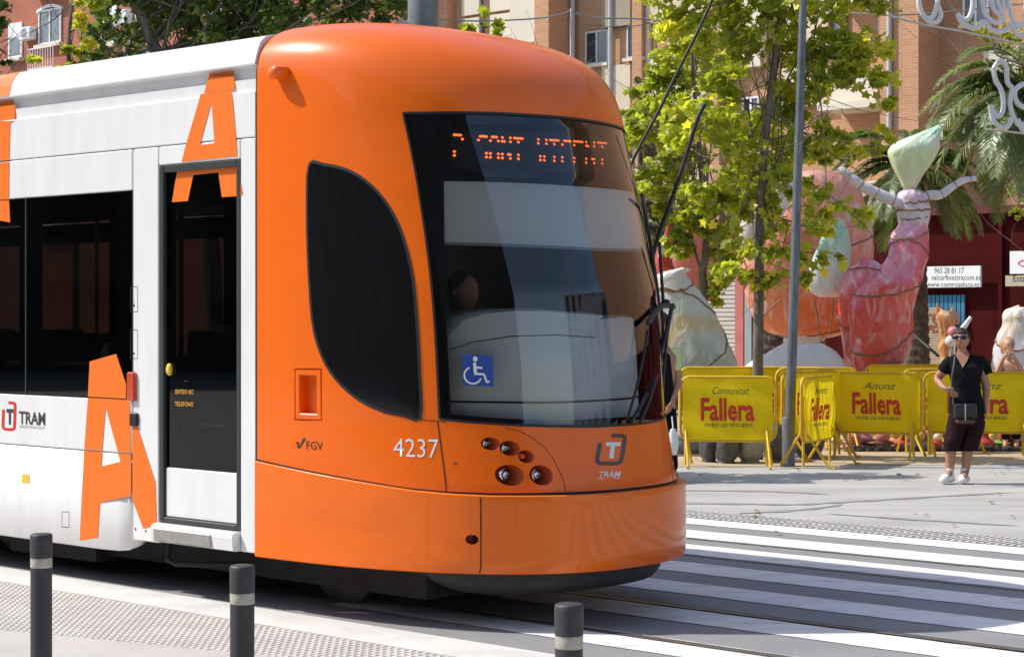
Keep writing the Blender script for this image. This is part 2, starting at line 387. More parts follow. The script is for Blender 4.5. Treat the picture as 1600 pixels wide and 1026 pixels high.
# barrier area: sandy ground beyond the plaza edge
sheet('sandy_ground', [[(0.6, 21.75), (14, 23.1), (16, 34), (0.2, 34)]], .008, SAND, fr=False)
sheet('near_pavement', [rect(-40, 40, -30, -.31)], .004, TGAP)
sheet('kerb_strip', [rect(-40, 40, -.31, .08)], .004, KERBM)
cw = bpy.data.objects.new('crosswalk', None); COL.objects.link(cw); tag(cw, kind='structure')
for b0, b1, a0 in ((5.46, 5.83, -3.2), (4.66, 5.10, -3.2), (3.84, 4.32, -3.2), (3.04, 3.47, -3.2), (2.24, 2.65, -3.2), (1.35, 1.74, -3.2), (.46, .86, .15)):
    # slightly ragged painted edges
    pts0 = []; pts1 = []; k = 90
    for i in range(k+1):
        a = a0+(9.0-a0)*i/k
        pts0.append(T(a, b0+random.uniform(-.006, .006), .004)); pts1.append(T(a, b1+random.uniform(-.006, .006), .004))
    mb = MB(); mb.add(pts0+pts1, [(i, i+1, k+2+i, k+1+i) for i in range(k)]); mb.build('stripe', PAINT, cw)
for bb in (.78, 1.78, 3.78, 4.62):
    r = bpy.data.objects.new('rail', None); COL.objects.link(r); tag(r, kind='structure')
    hw_ = .028 if bb < 3 else .012; mb = MB(); mb.add([T(-60, bb-hw_, .009), T(60, bb-hw_, .009), T(60, bb+hw_, .009), T(-60, bb+hw_, .009)], [(0,1,2,3)]); mb.build('rail_head', RAILM, r)
    mb = MB(); mb.add([T(-60, bb+hw_, .0085), T(60, bb+hw_, .0085), T(60, bb+hw_*1.7, .0085), T(-60, bb+hw_*1.7, .0085)], [(0,1,2,3)]); mb.build('rail_groove', GROOVE, r)
# far tactile strip: short raised ribs
mb = MB(); a = -4.0
sheet('tactile_strip_bed', [rect(-12, 12, 5.86, 6.32)], .0045, TGAP)
while a < 4.6:
    for b0, b1 in ((5.87, 6.08), (6.10, 6.31)):
        mb.box(-.0, 0, 0, 0, 0, 0) if False else None
        vs = [T(a, b0, .005), T(a+.036, b0, .005), T(a+.036, b1, .005), T(a, b1, .005), T(a+.005, b0+.005, .012), T(a+.031, b0+.005, .012), T(a+.031, b1-.005, .012), T(a+.005, b1-.005, .012)]
        mb.add(vs, [(4,5,6,7),(0,1,5,4),(1,2,6,5),(2,3,7,6),(3,0,4,7)])
    a += .062
tag(mb.build('tactile_strip', TACT), kind='structure')
# near studded paving (small raised squares between smooth concrete pads)
pads = [[(-4.2, -.95), (-1.45, -.82), (-1.2, -1.2), (-3.3, -2.1), (-5, -2.2)], [(-.95, -1.55), (1.2, -.95), (1.8, -.9), (1.8, -3), (-2.3, -3.4)]]
mb = MB(); P = .052
na = int(7.4/P); nb = int(3.2/P)
for i in range(na):
    for j in range(nb):
        a = -4.6+i*P; b = -.34-j*P
        if a+.5*0 > 2.6: continue
        ca, cb = np.array([a+P/2]), np.array([b-P/2])
        if inpoly(ca, cb, pads[0])[0] or inpoly(ca, cb, pads[1])[0]: continue
        h = .009; w_ = .037; q = .005
        vs = [T(a, b, .0045), T(a+w_, b, .0045), T(a+w_, b-w_, .0045), T(a, b-w_, .0045), T(a+q, b-q, h), T(a+w_-q, b-q, h), T(a+w_-q, b-w_+q, h), T(a+q, b-w_+q, h)]
        mb.add(vs, [(4,7,6,5),(0,4,5,1),(1,5,6,2),(2,6,7,3),(3,7,4,0)])
tag(mb.build('tactile_paving', TACT), kind='structure')
sheet('concrete_pad', [p for p in pads], .008, CONC2)
sheet('rear_pavement', [rect(-40, 40, -30, -3.55)], .009, CONC2)
# tyre marks curving over the plaza
TYRE = mat('tyre_mark', (0.30, 0.29, 0.275), .85, var=.3, vscale=8)
for pts in ([(1060, 787), (1150, 788), (1240, 789), (1300, 786), (1370, 782), (1470, 776), (1600, 769)], [(1060, 767), (1180, 768), (1240, 770), (1300, 773)], [(1150, 803), (1230, 799), (1290, 793), (1320, 788)], [(1290, 803), (1420, 812), (1600, 823)]):
    P3 = [at(x, y, (CAM_H)*FPX/(y-HOR)) for x, y in smoothpoly(pts, 5, False)]; n = len(P3); vs = []
    for k_, sgn in ((0, 1), (1, -1)):
        for i, p in enumerate(P3):
            wv = .05+.03*math.sin(i*1.7)
            wv *= min(1, i/3, (n-1-i)/3)+.05
            vs.append((p.x, p.y+sgn*wv, .0085))
    mb = MB(); mb.add(vs, [(i, i+1, n+i+1, n+i) for i in range(n-1)]); tag(mb.build('tyre_mark', TYRE), kind='structure')
# fallen leaves on the plaza
mb = MB()
for i in range(34):
    x = random.uniform(1080, 1600); y = random.choice([random.uniform(735, 840), random.uniform(712, 760)]); p = at(x, y, CAM_H*FPX/(y-HOR)); r = random.uniform(.018, .04); q = random.uniform(0, 6)
    mb.add([(p.x+r*math.cos(q+k*1.256)*(1 if k % 2 else .6), p.y+r*math.sin(q+k*1.256), .014+random.uniform(0, .02)) for k in range(5)], [(0,1,2,3,4)])
tag(mb.build('fallen_leaves', mat('dead_leaf', (.30, .22, .05), .8, col2=(.12, .07, .03), vscale=2)), kind='stuff')
# ================================================================== TRAM
tram = thing('tram', 'orange-nosed white tram with large orange letters on its side, number 4237', 'tram', (P0[0], P0[1], 0), ROTZ)
# ---- nose shell with real openings
def pts_s(pl, bumper=False): return [px2s(x, y, bumper) for x, y in pl]
ws_left = pts_s(smoothpoly([(630, 177), (646, 252), (659, 328), (671, 415), (680, 515), (687, 654)], 3, False))
ws_left[0] = (ws_left[0][0], ws_left[0][1])
mid = LEN/2
ws_top = pts_s([(660, 177), (700, 176.5), (760, 177), (825, 180), (880, 184)])
ws_bot = pts_s([(720, 658), (792, 663), (860, 665.5), (930, 666)])
vt_mid = ws_top[-1][1]; vb_mid = ws_bot[-1][1]
ws_top = [p for p in ws_top if p[0] < mid-.05]; ws_bot = [p for p in ws_bot if p[0] < mid-.05]
mir = lambda l: [(LEN-s, v) for s, v in reversed(l)]
WS = ws_top+[(mid, vt_mid)]+mir(ws_top)+mir(ws_left[::-1])+mir(ws_bot[::-1])[::-1][::-1]
right = [(LEN-s, v) for s, v in ws_left]
WS = ws_left[::-1]+ws_top+[(mid, vt_mid)]+[(LEN-s, v) for s, v in reversed(ws_top)]+right+[(LEN-s, v) for s, v in ws_bot]+[(mid, vb_mid)]+list(reversed(ws_bot))
SW = pts_s(smoothpoly([(483, 258), (506, 257.5), (534, 263), (562, 276), (590, 300), (614, 334), (632, 378), (645, 435), (652, 510), (656, 590), (657, 652), (632, 649), (604, 643), (572, 630), (542, 609), (517, 581), (499, 545), (488, 498), (482, 410), (480, 330)], 3))
def lamp_hole(x, y, r):
    s, v = px2s(x, y); c = surf0(s, v)
    return c, r
lamps = [lamp_hole(767, 693, .036), lamp_hole(797, 700, .042), lamp_hole(822, 713, .036), lamp_hole(797, 742, .058), lamp_hole(846, 742, .056)]
_thb = np.linspace(0, math.pi, 1200)
def b2s(b, v):
    z, A, W = prof(v); c = (1.2-b)/W; c = max(-1, min(1, c)); th = math.acos(math.copysign(abs(c)**(MEXP/2), c)); return float(np.interp(th, _th, _arc))
def circ(c, r, n=18): return [(b2s(c.y+r*math.cos(q), c.z), c.z+r*math.sin(q)) for q in [2*math.pi*k/n for k in range(n)]]
lamps += [(Vector((c.x, 2.4-c.y, c.z)), r) for c, r in lamps]
lampholes = [circ(c, r) for c, r in lamps]
hatch = pts_s([(460, 575), (503, 575), (503, 657), (460, 657)])
bt = [(0, .885)]+[px2s(x, y) for x, y in ((480, 737), (560, 752), (640, 765), (700, 770.5), (760, 773))]
bt[0] = (0, bt[0][1])
bt = [p for p in bt if p[0] < mid]; BT = bt+[(mid, bt[-1][1]-.002)]+[(LEN-s, v) for s, v in reversed(bt)]
shell_outer = [(s, v-.06) for s, v in BT]+[(LEN, VT-.003), (0, VT-.003)]
patch('nose_shell', shell_outer, [WS, SW, [(LEN-s, v) for s, v in SW][::-1], hatch]+lampholes, ORANGE, tram, .055)
# inner lining so that the shell has thickness and daylight does not leak
def lining(outer, holes, off, name, m): return patch(name, outer, holes, m, tram, .09, off)
grow = lambda pl, c, k: [(c[0]+(p[0]-c[0])*k, c[1]+(p[1]-c[1])*k) for p in pl]
cen = lambda pl: (sum(p[0] for p in pl)/len(pl), sum(p[1] for p in pl)/len(pl))
lining(shell_outer, [WS, grow(SW, cen(SW), .97), [(LEN-s, v) for s, v in grow(SW, cen(SW), .97)][::-1]], -.11, 'inner_lining', INTER)
# ---- bumper
BBOT = .325
bump_o = [(0, BBOT), (LEN, BBOT)]+[(s, v-.006) for s, v in reversed(BT)]
sj = px2s(752, 830, True)[0]
bh = px2s(738, 842, True); bhc = [(bh[0]+.035*math.cos(q), bh[1]+.028*math.sin(q)) for q in [2*math.pi*k/12 for k in range(12)]]
patch('bumper', bump_o, [bhc], BUMPM, tram, .055, .010, True)
mb = MB(); top = resample([(s, v-.006) for s, v in BT], .05, False)
rings = []
for s, v in top:
    n = surfn(s, v, True); o = surf(s, v, .010, True); rings.append([o, o+Vector((0, 0, .006))-n*.006, o+Vector((0, 0, .007))-n*.03, o+Vector((0, 0, -.004))-n*.11])
mb.ring(rings, False, True, False)
rings = []
for s in np.linspace(0, LEN, 80):
    n = surfn(s, BBOT, True); o = surf(s, BBOT, .010, True); rings.append([o-n*.12+Vector((0,0,.01)), o-n*.03+Vector((0, 0, -.004)), o-n*.008+Vector((0, 0, -.006)), o])
mb.ring(rings, False, True, False); mb.build('bumper_edge', BUMPM, tram)
mb = MB(); rings = []
for s in np.linspace(0, LEN, 80):                            # dark shadow gap between bumper and shell
    v = float(np.interp(s, [p[0] for p in BT], [p[1] for p in BT])); o = surf(s, v+.004, -.002); p = surf(s, v-.02, -.002); rings.append([o+Vector((0,0,0)), p])
mb = MB(); ribbon(mb, [(s, v+.004) for s, v in BT], .014, .0012); ribbon(mb, [(sj, BBOT+.003), (sj, float(np.interp(sj, [p[0] for p in BT], [p[1] for p in BT]))-.012)], .007, .0115, True)
ribbon(mb, [(LEN-sj, BBOT+.003), (LEN-sj, .77)], .007, .0115, True)
ss = px2s(692, 720)[0]
for s_ in (ss, LEN-ss): ribbon(mb, [(s_, bt[-1][1]+.012), (s_, px2s(697, 657)[1])], .007)
ribbon(mb, pts_s([(599, 644.5), (640, 652.5), (660, 655.5), (697, 659)]), .004)
# faint service-flap seams round the lamp clusters
for l in (smoothpoly([(790, 668), (815, 675), (845, 694), (865, 718), (880, 750), (884, 768)], 4, False),):
    q = pts_s(l); ribbon(mb, q, .0035, .001); ribbon(mb, [(LEN-s, v) for s, v in q], .009, .001)
ribbon(mb, [(.004, .34), (.004, 3.2)], .009); mb.build('seam', SEAM, tram)
# window rubber
for SW_ in (SW+[SW[0]], [(LEN-s, v) for s, v in SW+[SW[0]]]): mb = MB(); ribbon(mb, SW_, .018, .003); mb.build('window_rubber', BLACK, tram)
mb = MB(); ribbon(mb, WS+[WS[0]], .014, .003); mb.build('windscreen_rubber', BLACK, tram)
# ---- lamps
for i, (c, r) in enumerate(lamps):
    far = i >= 5; idx = i % 5
    xin = c.x-.16
    mb = MB(); n = 18; rings = []
    ho = lampholes[i]; outer = [surf(s, v, -.001) for s, v in ho]
    inner = [Vector((c.x-.075, c.y+(p.y-c.y)*.86, c.z+(p.z-c.z)*.86)) for p in outer]
    mb.ring([outer, inner], False); mb.add(inner, [tuple(range(n))])
    cup = mb.build('headlamp' if idx > 2 else 'marker_lamp', ORANGE_DK, tram)
    cx = c.x-.07
    mb = MB(); R = r*.62; rings = []
    M = Matrix.Rotation(math.radians(90), 3, 'Y')
    mb.lathe([(R, 0), (R, .030), (R*.92, .036), (R*.72, .018), (R*.3, .010), (.001, .010)], 20, (cx, c.y, c.z), M)
    mb.build('reflector', CHROME if idx != 2 else AMBER, cup)
    mb = MB(); mb.lathe([(R*.93, .034), (R*.8, .046), (R*.5, .056), (.001, .060)], 20, (cx, c.y, c.z), M, False)
    mb.build('lens', LENS if idx != 2 else AMBER, cup)
# ---- windscreen glass and what lies behind it
patch('windscreen', WS, [], WSH, tram, .07, -.004)
clear = pts_s([(688, 274), (692, 400), (697, 520), (704, 647), (780, 653), (870, 656)])
lft = clear[:4]; c_b = [p for p in clear[4:] if p[0] < mid-.05]
topv = lft[0][1]
CL = lft+c_b+[(mid, clear[-1][1])]+[(LEN-s, v) for s, v in reversed(c_b)]+[(LEN-s, v) for s, v in reversed(lft)]
CL = CL+[(mid, px2s(855, 281)[1])]
ledq = pts_s([(703, 193), (703, 264), (780, 268), (850, 272)]); 
LD = [ledq[0], ledq[1], (mid, px2s(855, 268)[1]), (LEN-ledq[1][0], ledq[1][1]), (LEN-ledq[0][0], ledq[0][1]), (mid, px2s(855, 196)[1])]
patch('windscreen_border', WS, [CL, LD], GLOSSB, tram, .07, -.008)
patch('sign_board', LD, [], LEDB, tram, .08, -.06)
blv = [px2s(x, y) for x, y in ((693, 281), (693, 378))]
BL = [blv[1], (mid, px2s(855, 384)[1]), (LEN-blv[1][0]-.12, blv[1][1]), (LEN-blv[0][0]-.12, blv[0][1]), (mid, px2s(855, 285)[1]), blv[0]]
patch('sun_blind', BL, [], BLIND, tram, .08, -.035)
mb = MB(); ribbon(mb, [(s, v-.004) for s, v in BL[:3]], .016, -.030); mb.build('blind_rail', GREYP, tram)
# LED message, the middle rows dark as the camera caught it
FONT = {'2': ['11110','00001','00001','01110','10000','10000','11111'], 'S': ['01111','10000','10000','01110','00001','00001','11110'],
 'A': ['01110','10001','10001','11111','10001','10001','10001'], 'N': ['10001','11001','10101','10101','10011','10001','10001'],
 'T': ['11111','00100','00100','00100','00100','00100','00100'], 'V': ['10001','10001','10001','10001','01010','01010','00100'],
 'I': ['11111','00100','00100','00100','00100','00100','11111'], 'C': ['01111','10000','10000','10000','10000','10000','01111'],
 'E': ['11111','10000','10000','11110','10000','10000','11111'], ' ': ['00000']*7}
mb = MB()
msg = '2 SANT VICENT'; x0, x1 = 710, 950; pitch = (x1-x0)/(len(msg)*6-1)
for ci, ch in enumerate(msg):
    for r_ in range(7):
        if r_ in (2, 3): continue
        if r_ in (6,): continue
        for c_ in range(5):
            if FONT[ch][r_][c_] == '1':
                col_ = ci*6+c_; x = x0+col_*pitch; y = 211+(x-710)*.055+{0: 0, 1: 6, 4: 26, 5: 32}[r_]
                s, v = px2s(x, y, False, -.055); p = surf(s, v, -.053); n = surfn(s, v); t1 = Vector((0, 0, 1)).cross(n).normalized(); t2 = n.cross(t1); q = .0092
                mb.add([p+t1*q*1.15, p+t2*q, p-t1*q*1.15, p-t2*q], [(0, 1, 2, 3)])
tag(mb.build('led_message', LED, tram), kind='stuff')
# dashboard cowl
dpx = [(699, 648), (697, 600), (700, 524), (725, 500), (760, 490), (800, 486.5), (850, 486), (900, 490), (930, 496)]
dd = [px2s(x, y, False, -.16) for x, y in dpx]; dd = [p for p in dd if p[0] < mid-.02]
DS = dd+[(mid+.05, dd[-1][1]-.0)]
DR = [(LEN-s, v-.02) for s, v in reversed(dd)]
DS = [(s, v) for s, v in dd]+[(mid+.1, dd[-1][1]-.012)]+[(LEN-s-.10, v-.035 if v > 1.4 else v) for s, v in reversed(dd[1:])]
DS = [(DS[0][0]-.02, DS[0][1]-.12)]+DS+[(DS[-1][0]+.02, DS[0][1]-.12)]
patch('dashboard', DS, [], DASH, tram, .07, -.16)
mb = MB(); arc = resample(DS[3:-2], .06, False); rings = []
for s, v in arc:
    p = surf(s, v, -.16); rings.append([p, p+Vector((-.03, 0, .012)), p+Vector((-.25, 0, .02)), p+Vector((-.25, 0, -.5))])
mb.ring(rings, False, True, False); mb.build('dashboard_top', DASH, tram)
mb = MB(); q = [px2s(x, y, False, -.155) for x, y in ((700, 627), (780, 628), (850, 628.5))]; q.append((LEN-q[0][0]-.1, q[0][1])); ribbon(mb, q, .012, -.155)
q = [px2s(x, y, False, -.155) for x, y in ((702, 546), (740, 534), (800, 525), (870, 523), (930, 527))]; ribbon(mb, q, .005, -.155)
mb.build('dashboard_seam', SEAM, tram)
# wheelchair sticker
mb = MB(); s_ = pts_s([(722, 553), (770, 556), (771, 604), (723, 601)]); mb.add([surf(s, v, .0005) for s, v in s_], [(0, 1, 2, 3)]); stk = mb.build('wheelchair_sticker', PRINT_B, tram)
mb = MB()
def stroke(pts, wpx):
    P = smoothpoly(pts, 1, False) if len(pts) < 3 else pts; L = []; R = []
    for i, p in enumerate(P):
        a, b = P[max(0, i-1)], P[min(len(P)-1, i+1)]; dx, dy = b[0]-a[0], b[1]-a[1]; l = math.hypot(dx, dy); L.append((p[0]-dy/l*wpx/2, p[1]+dx/l*wpx/2)); R.append((p[0]+dy/l*wpx/2, p[1]-dx/l*wpx/2))
    n = len(L); drape_px(mb, L+R, [(i, i+1, n+i+1, n+i) for i in range(n-1)], .0015)
drape_px(mb, [(742.5+3.7*math.cos(k*.524), 560.5+4.2*math.sin(k*.524)) for k in range(12)], [tuple(range(12))], .0015)
stroke([(741.5, 566), (743, 583)], 5); stroke([(742, 573.5), (754, 574.5)], 3.2); stroke([(741, 583.5), (756, 584.5), (761, 597), (765, 595.5)], 3.6)
stroke([(739+0*k, 0) for k in ()] or [(738+13.5*math.cos(q)*-1+1, 586+13*math.sin(q)) for q in np.linspace(-1.15, 2.75, 18)], 2.6)
mb.build('wheelchair_symbol', PRINT_W, stk)
# ---- side window glass on both cheeks
patch('cab_side_window', SW, [], mat('cab_dark_glass', (.008, .008, .009), .05, spec=.5), tram, .07, .001)
patch('cab_side_window', [(LEN-s, v) for s, v in SW][::-1], [], MATS['cab_dark_glass'], tram, .07, .001)
# ---- hatch recess
mb = MB(); hs = [p[0] for p in hatch]; hv = [p[1] for p in hatch]; hs0, hs1, hv0, hv1 = min(hs), max(hs), min(hv), max(hv)
def hr(k, off): ds, dv = k, k; return [surf(s, v, off) for s, v in ((hs0+ds, hv0+dv), (hs1-ds, hv0+dv), (hs1-ds, hv1-dv), (hs0+ds, hv1-dv))]
mb.ring([hr(0, 0), hr(.004, -.012), hr(.010, -.012), hr(.013, .001), hr(.038, .001), hr(.045, -.004), hr(.045, -.055)], False, False); mb.add(hr(.045, -.055), [(0, 1, 2, 3)])
mb.build('coupling_hatch', ORANGE, tram)
# bumper keyhole, small fixings, camera pod
mb = MB(); o_ = [surf(s, v, .010, True) for s, v in bhc]; i_ = [p-surfn(*bh, True)*.05 for p in o_]; mb.ring([o_, i_], False); mb.add(i_, [tuple(range(len(i_)))]); mb.build('lifting_socket', ORANGE_DK, tram)
mb = MB(); p = surf(*bh, -.02, True); mb.ell(p+Vector((0, .012, 0)), (.012, .012, .02), 10, 6); mb.build('socket_bolt', UNDER, tram)
mb = MB()
for x, y, r in ((712, 724, .012),): 
    s, v = px2s(x, y); p = surf(s, v, .001); n = surfn(s, v); t1 = Vector((0, 0, 1)).cross(n).normalized(); mb.add([p+t1*r*1.3*math.cos(k*.628)+Vector((0, 0, 1))*r*.7*math.sin(k*.628) for k in range(10)], [tuple(range(10))])
mb.build('blanking_plug', ORANGE_DK, tram)
s, v = px2s(443, 114); p = surf(s, v); n = surfn(s, v)
mb = MB(); M = Matrix((( .96, 0, -.28), (0, 1, 0), (.28, 0, .96))).transposed()
mb.lathe([(.030, -.01), (.034, .0), (.034, .06), (.030, .078), (.018, .088), (.001, .092)], 16, (0, 0, 0)); 
Mq = Vector((0, 0, 1)).rotation_difference((n+Vector((-.3, 0, -.05))).normalized()).to_matrix()
mb.v = [tuple(p+Mq @ Vector((q[0]*1.7, q[1]*1.15, q[2]))) for q in mb.v]; mb.build('camera_pod', ORANGE, tram)
# ---- prints on the nose
vs, fs = textmesh('4237', 1, -.004); mb = MB(); P4 = [(x, y) for x, y in fit(vs, 615, 685, 0, 29)]; P4 = [(x, 714-y+(x-650)*.03+.0) for x, y in P4]; drape_px(mb, P4, fs); mb.build('fleet_number', PRINT_W, tram)
vs, fs = textmesh('FGV', 1, .0); mb = MB(); P4 = [(x, 702-y+(x-490)*.06) for x, y in fit(vs, 479, 504.5, 0, 13)]; drape_px(mb, P4, fs)
stroke([(463, 690), (467, 700), (475, 684)], 1.6); stroke([(465.5, 690), (466.5, 699)], 3.2); stroke([(467.5, 700), (477.5, 684)], 2.0); mb.build('operator_mark', mat('print_brown', (.06, .03, .02), .5), tram)
def tramlogo(cx, cy, w_, h, fnadd, shear=.12):
    # open rounded ring (returned as stroke centre line) and T
    ring = [(-.05, -.47), (.30, -.47), (.42, -.43), (.44, -.32), (.40, .32), (.34, .44), (.2, .47), (-.28, .47), (-.42, .43), (-.46, .3), (-.42, -.22)]
    T_ = [(-.22, -.25), (.30, -.25), (.30, -.12), (.11, -.12), (.11, .30), (-.05, .30), (-.05, -.12), (-.22, -.12)]
    f = lambda p: (cx+(p[0]-p[1]*shear)*w_, cy+p[1]*h)
    return [f(p) for p in smoothpoly(ring, 3, False)], [f(p) for p in T_]
rg, tt = tramlogo(955, 702, 44, 46, None)
mb = MB(); 
def wide(pts, w0, sc=(1, 1)): 
    L = []; R = []
    for i, p in enumerate(pts):
        a, b = pts[max(0, i-1)], pts[min(len(pts)-1, i+1)]; dx, dy = b[0]-a[0], b[1]-a[1]; l = math.hypot(dx, dy) or 1; L.append((p[0]-dy/l*w0/2, p[1]+dx/l*w0/2)); R.append((p[0]+dy/l*w0/2, p[1]-dx/l*w0/2))
    n = len(L); return L+R, [(i, i+1, n+i+1, n+i) for i in range(n-1)]
drape_px(mb, *wide(rg, 6)); mb.build('logo_ring', mat('print_grey', (.07, .07, .06), .5), tram)
Tq = lambda t: ([t[0], t[1], t[2], t[7], t[3], t[4], t[5], t[6]], [(0, 1, 2, 3), (7, 4, 5, 6)])
mb = MB(); drape_px(mb, *Tq(tt)); mb.build('logo_letter', PRINT_W, tram); mb = MB(); vs, fs = textmesh('TRAM', 1, .02, .25); drape_px(mb, [(x, 745-y) for x, y in fit(vs, 936, 970, 0, 9)], fs); drape_px(mb, [(934, 746.5), (968, 746), (968, 747), (934, 747.6)], [(0, 1, 2, 3)]); mb.build('logo_name', PRINT_W, tram)
# ---- wipers: pantograph arms parked at the far side
mb = MB(); YW = 11.62
w1 = [at(*p, YW) for p in smoothpoly([(986, 660, ), (1003, 630), (1022, 590), (1036, 540), (1049, 480)], 3, False)]
w2 = [at(*p, YW+.03) for p in smoothpoly([(1000, 660), (1014, 628), (1030, 575), (1037, 520), (1033, 474)], 3, False)]
w3 = [at(*p, YW+.02) for p in [(1012, 505), (1022, 478), (1033, 471), (1049, 473), (1052, 480)]]
w4 = [at(*p, YW) for p in smoothpoly([(1052, 474), (1046, 500), (1040, 545), (1036, 600), (1034, 640)], 3, False)]
w5 = [at(*p, YW+.05) for p in smoothpoly([(1030, 478), (1024, 430), (1013, 360), (1003, 305)], 3, False)]
w6 = [at(*p, YW) for p in [(1018, 578), (1032, 577)]]
w7 = [at(*p, YW) for p in smoothpoly([(1030, 378), (1033, 420), (1036, 470)], 3, False)]
inv = Matrix.Translation((P0[0], P0[1], 0)) @ Matrix.Rotation(ROTZ, 4, 'Z'); inv = inv.inverted()
def onglass(x, y, off=.045):
    s, v = px2s(x, y, False, off); p = surf(s, v, off); q = project(p)
    return p if abs(q[0]-x)+abs(q[1]-y) < 3 and x < 1030 else None
def wip(pts, r, n=8):
    out = []
    for p in pts:
        X, Y, Z = p; x = 800+FPX*X/Y; y = HOR-FPX*(Z-CAM_H)/Y; g_ = onglass(x, y); out.append(g_ if g_ is not None else inv @ p)
    # smooth the change of depth between glass and free end
    for _ in range(3): out = [out[0]]+[(out[i-1]+out[i]*2+out[i+1])/4 for i in range(1, len(out)-1)]+[out[-1]]
    mb.tube(out, r, n)
wip(w1, .011); wip(w2, .010); wip(w3, .017); wip(w4, .009); wip(w5, .012); wip(w6, .009); wip(w7, .010)
mb.ell(inv @ at(1040, 474, YW), (.03, .03, .03), 10, 6); mb.ell(inv @ at(1012, 470, YW), (.02, .02, .045), 10, 6)
mb.build('wiper', BLACK, tram)
mb = MB(); wip([at(*p, YW-.02) for p in smoothpoly([(1012, 515), (1005, 560), (994, 610), (980, 655)], 3, False)], .009); mb.build('wiper', BLACK, tram)
# ---- dark bib below the bumper
mb = MB(); rings = []
for s in np.linspace(ss-.25, LEN-ss+.25, 60):
    p = surf0(s, .5); c = Vector((-.3, 1.2, 0)); e = min(1, min(s-(ss-.25), LEN-ss+.25-s)/.55); e = max(.02, math.sin(e*math.pi/2)**.8)
    rings.append([Vector((c.x+(p.x-c.x)*(k-.10*(1-e)), 1.2+(p.y-1.2)*(k2-.10*(1-e)), .345-(.345-z)*e)) for k, k2, z in ((.94, .93, .34), (.95, .94, .24), (.93, .92, .19), (.80, .78, .16))])
mb.ring(rings, False, True, False); mb.build('bib', BIB, tram)
mb = MB(); mb.box(-9, 1.1, .32, 2.08, .14, .50); mb.box(-9, .9, .25, 2.15, .34, .50); mb.box(-2.9, -1.9, .22, .5, .10, .5); mb.box(-6.2, -4.4, .16, .5, .08, .5)
mb.tube([(-1.05, .16, .20), (-.92, .12, .185), (-.70, .17, .195), (-.35, .24, .22)], .018); mb.tube([(-1.05, .16, .2), (-1.05, .2, .36)], .015)
mb.build('underframe', UNDER, tram)
# wheels
for xa in (.15, -3.3, -5.2):
    for yb in (.62, 1.78):
        mb = MB(); mb.lathe([(.12, -.04), (.27, -.05), (.285, -.03), (.285, .04), (.31, .05), (.30, .065), (.1, .06)], 28, (xa, yb, .30), Matrix.Rotation(math.radians(90), 3, 'X')); mb.build('wheel', RAILM, tram)
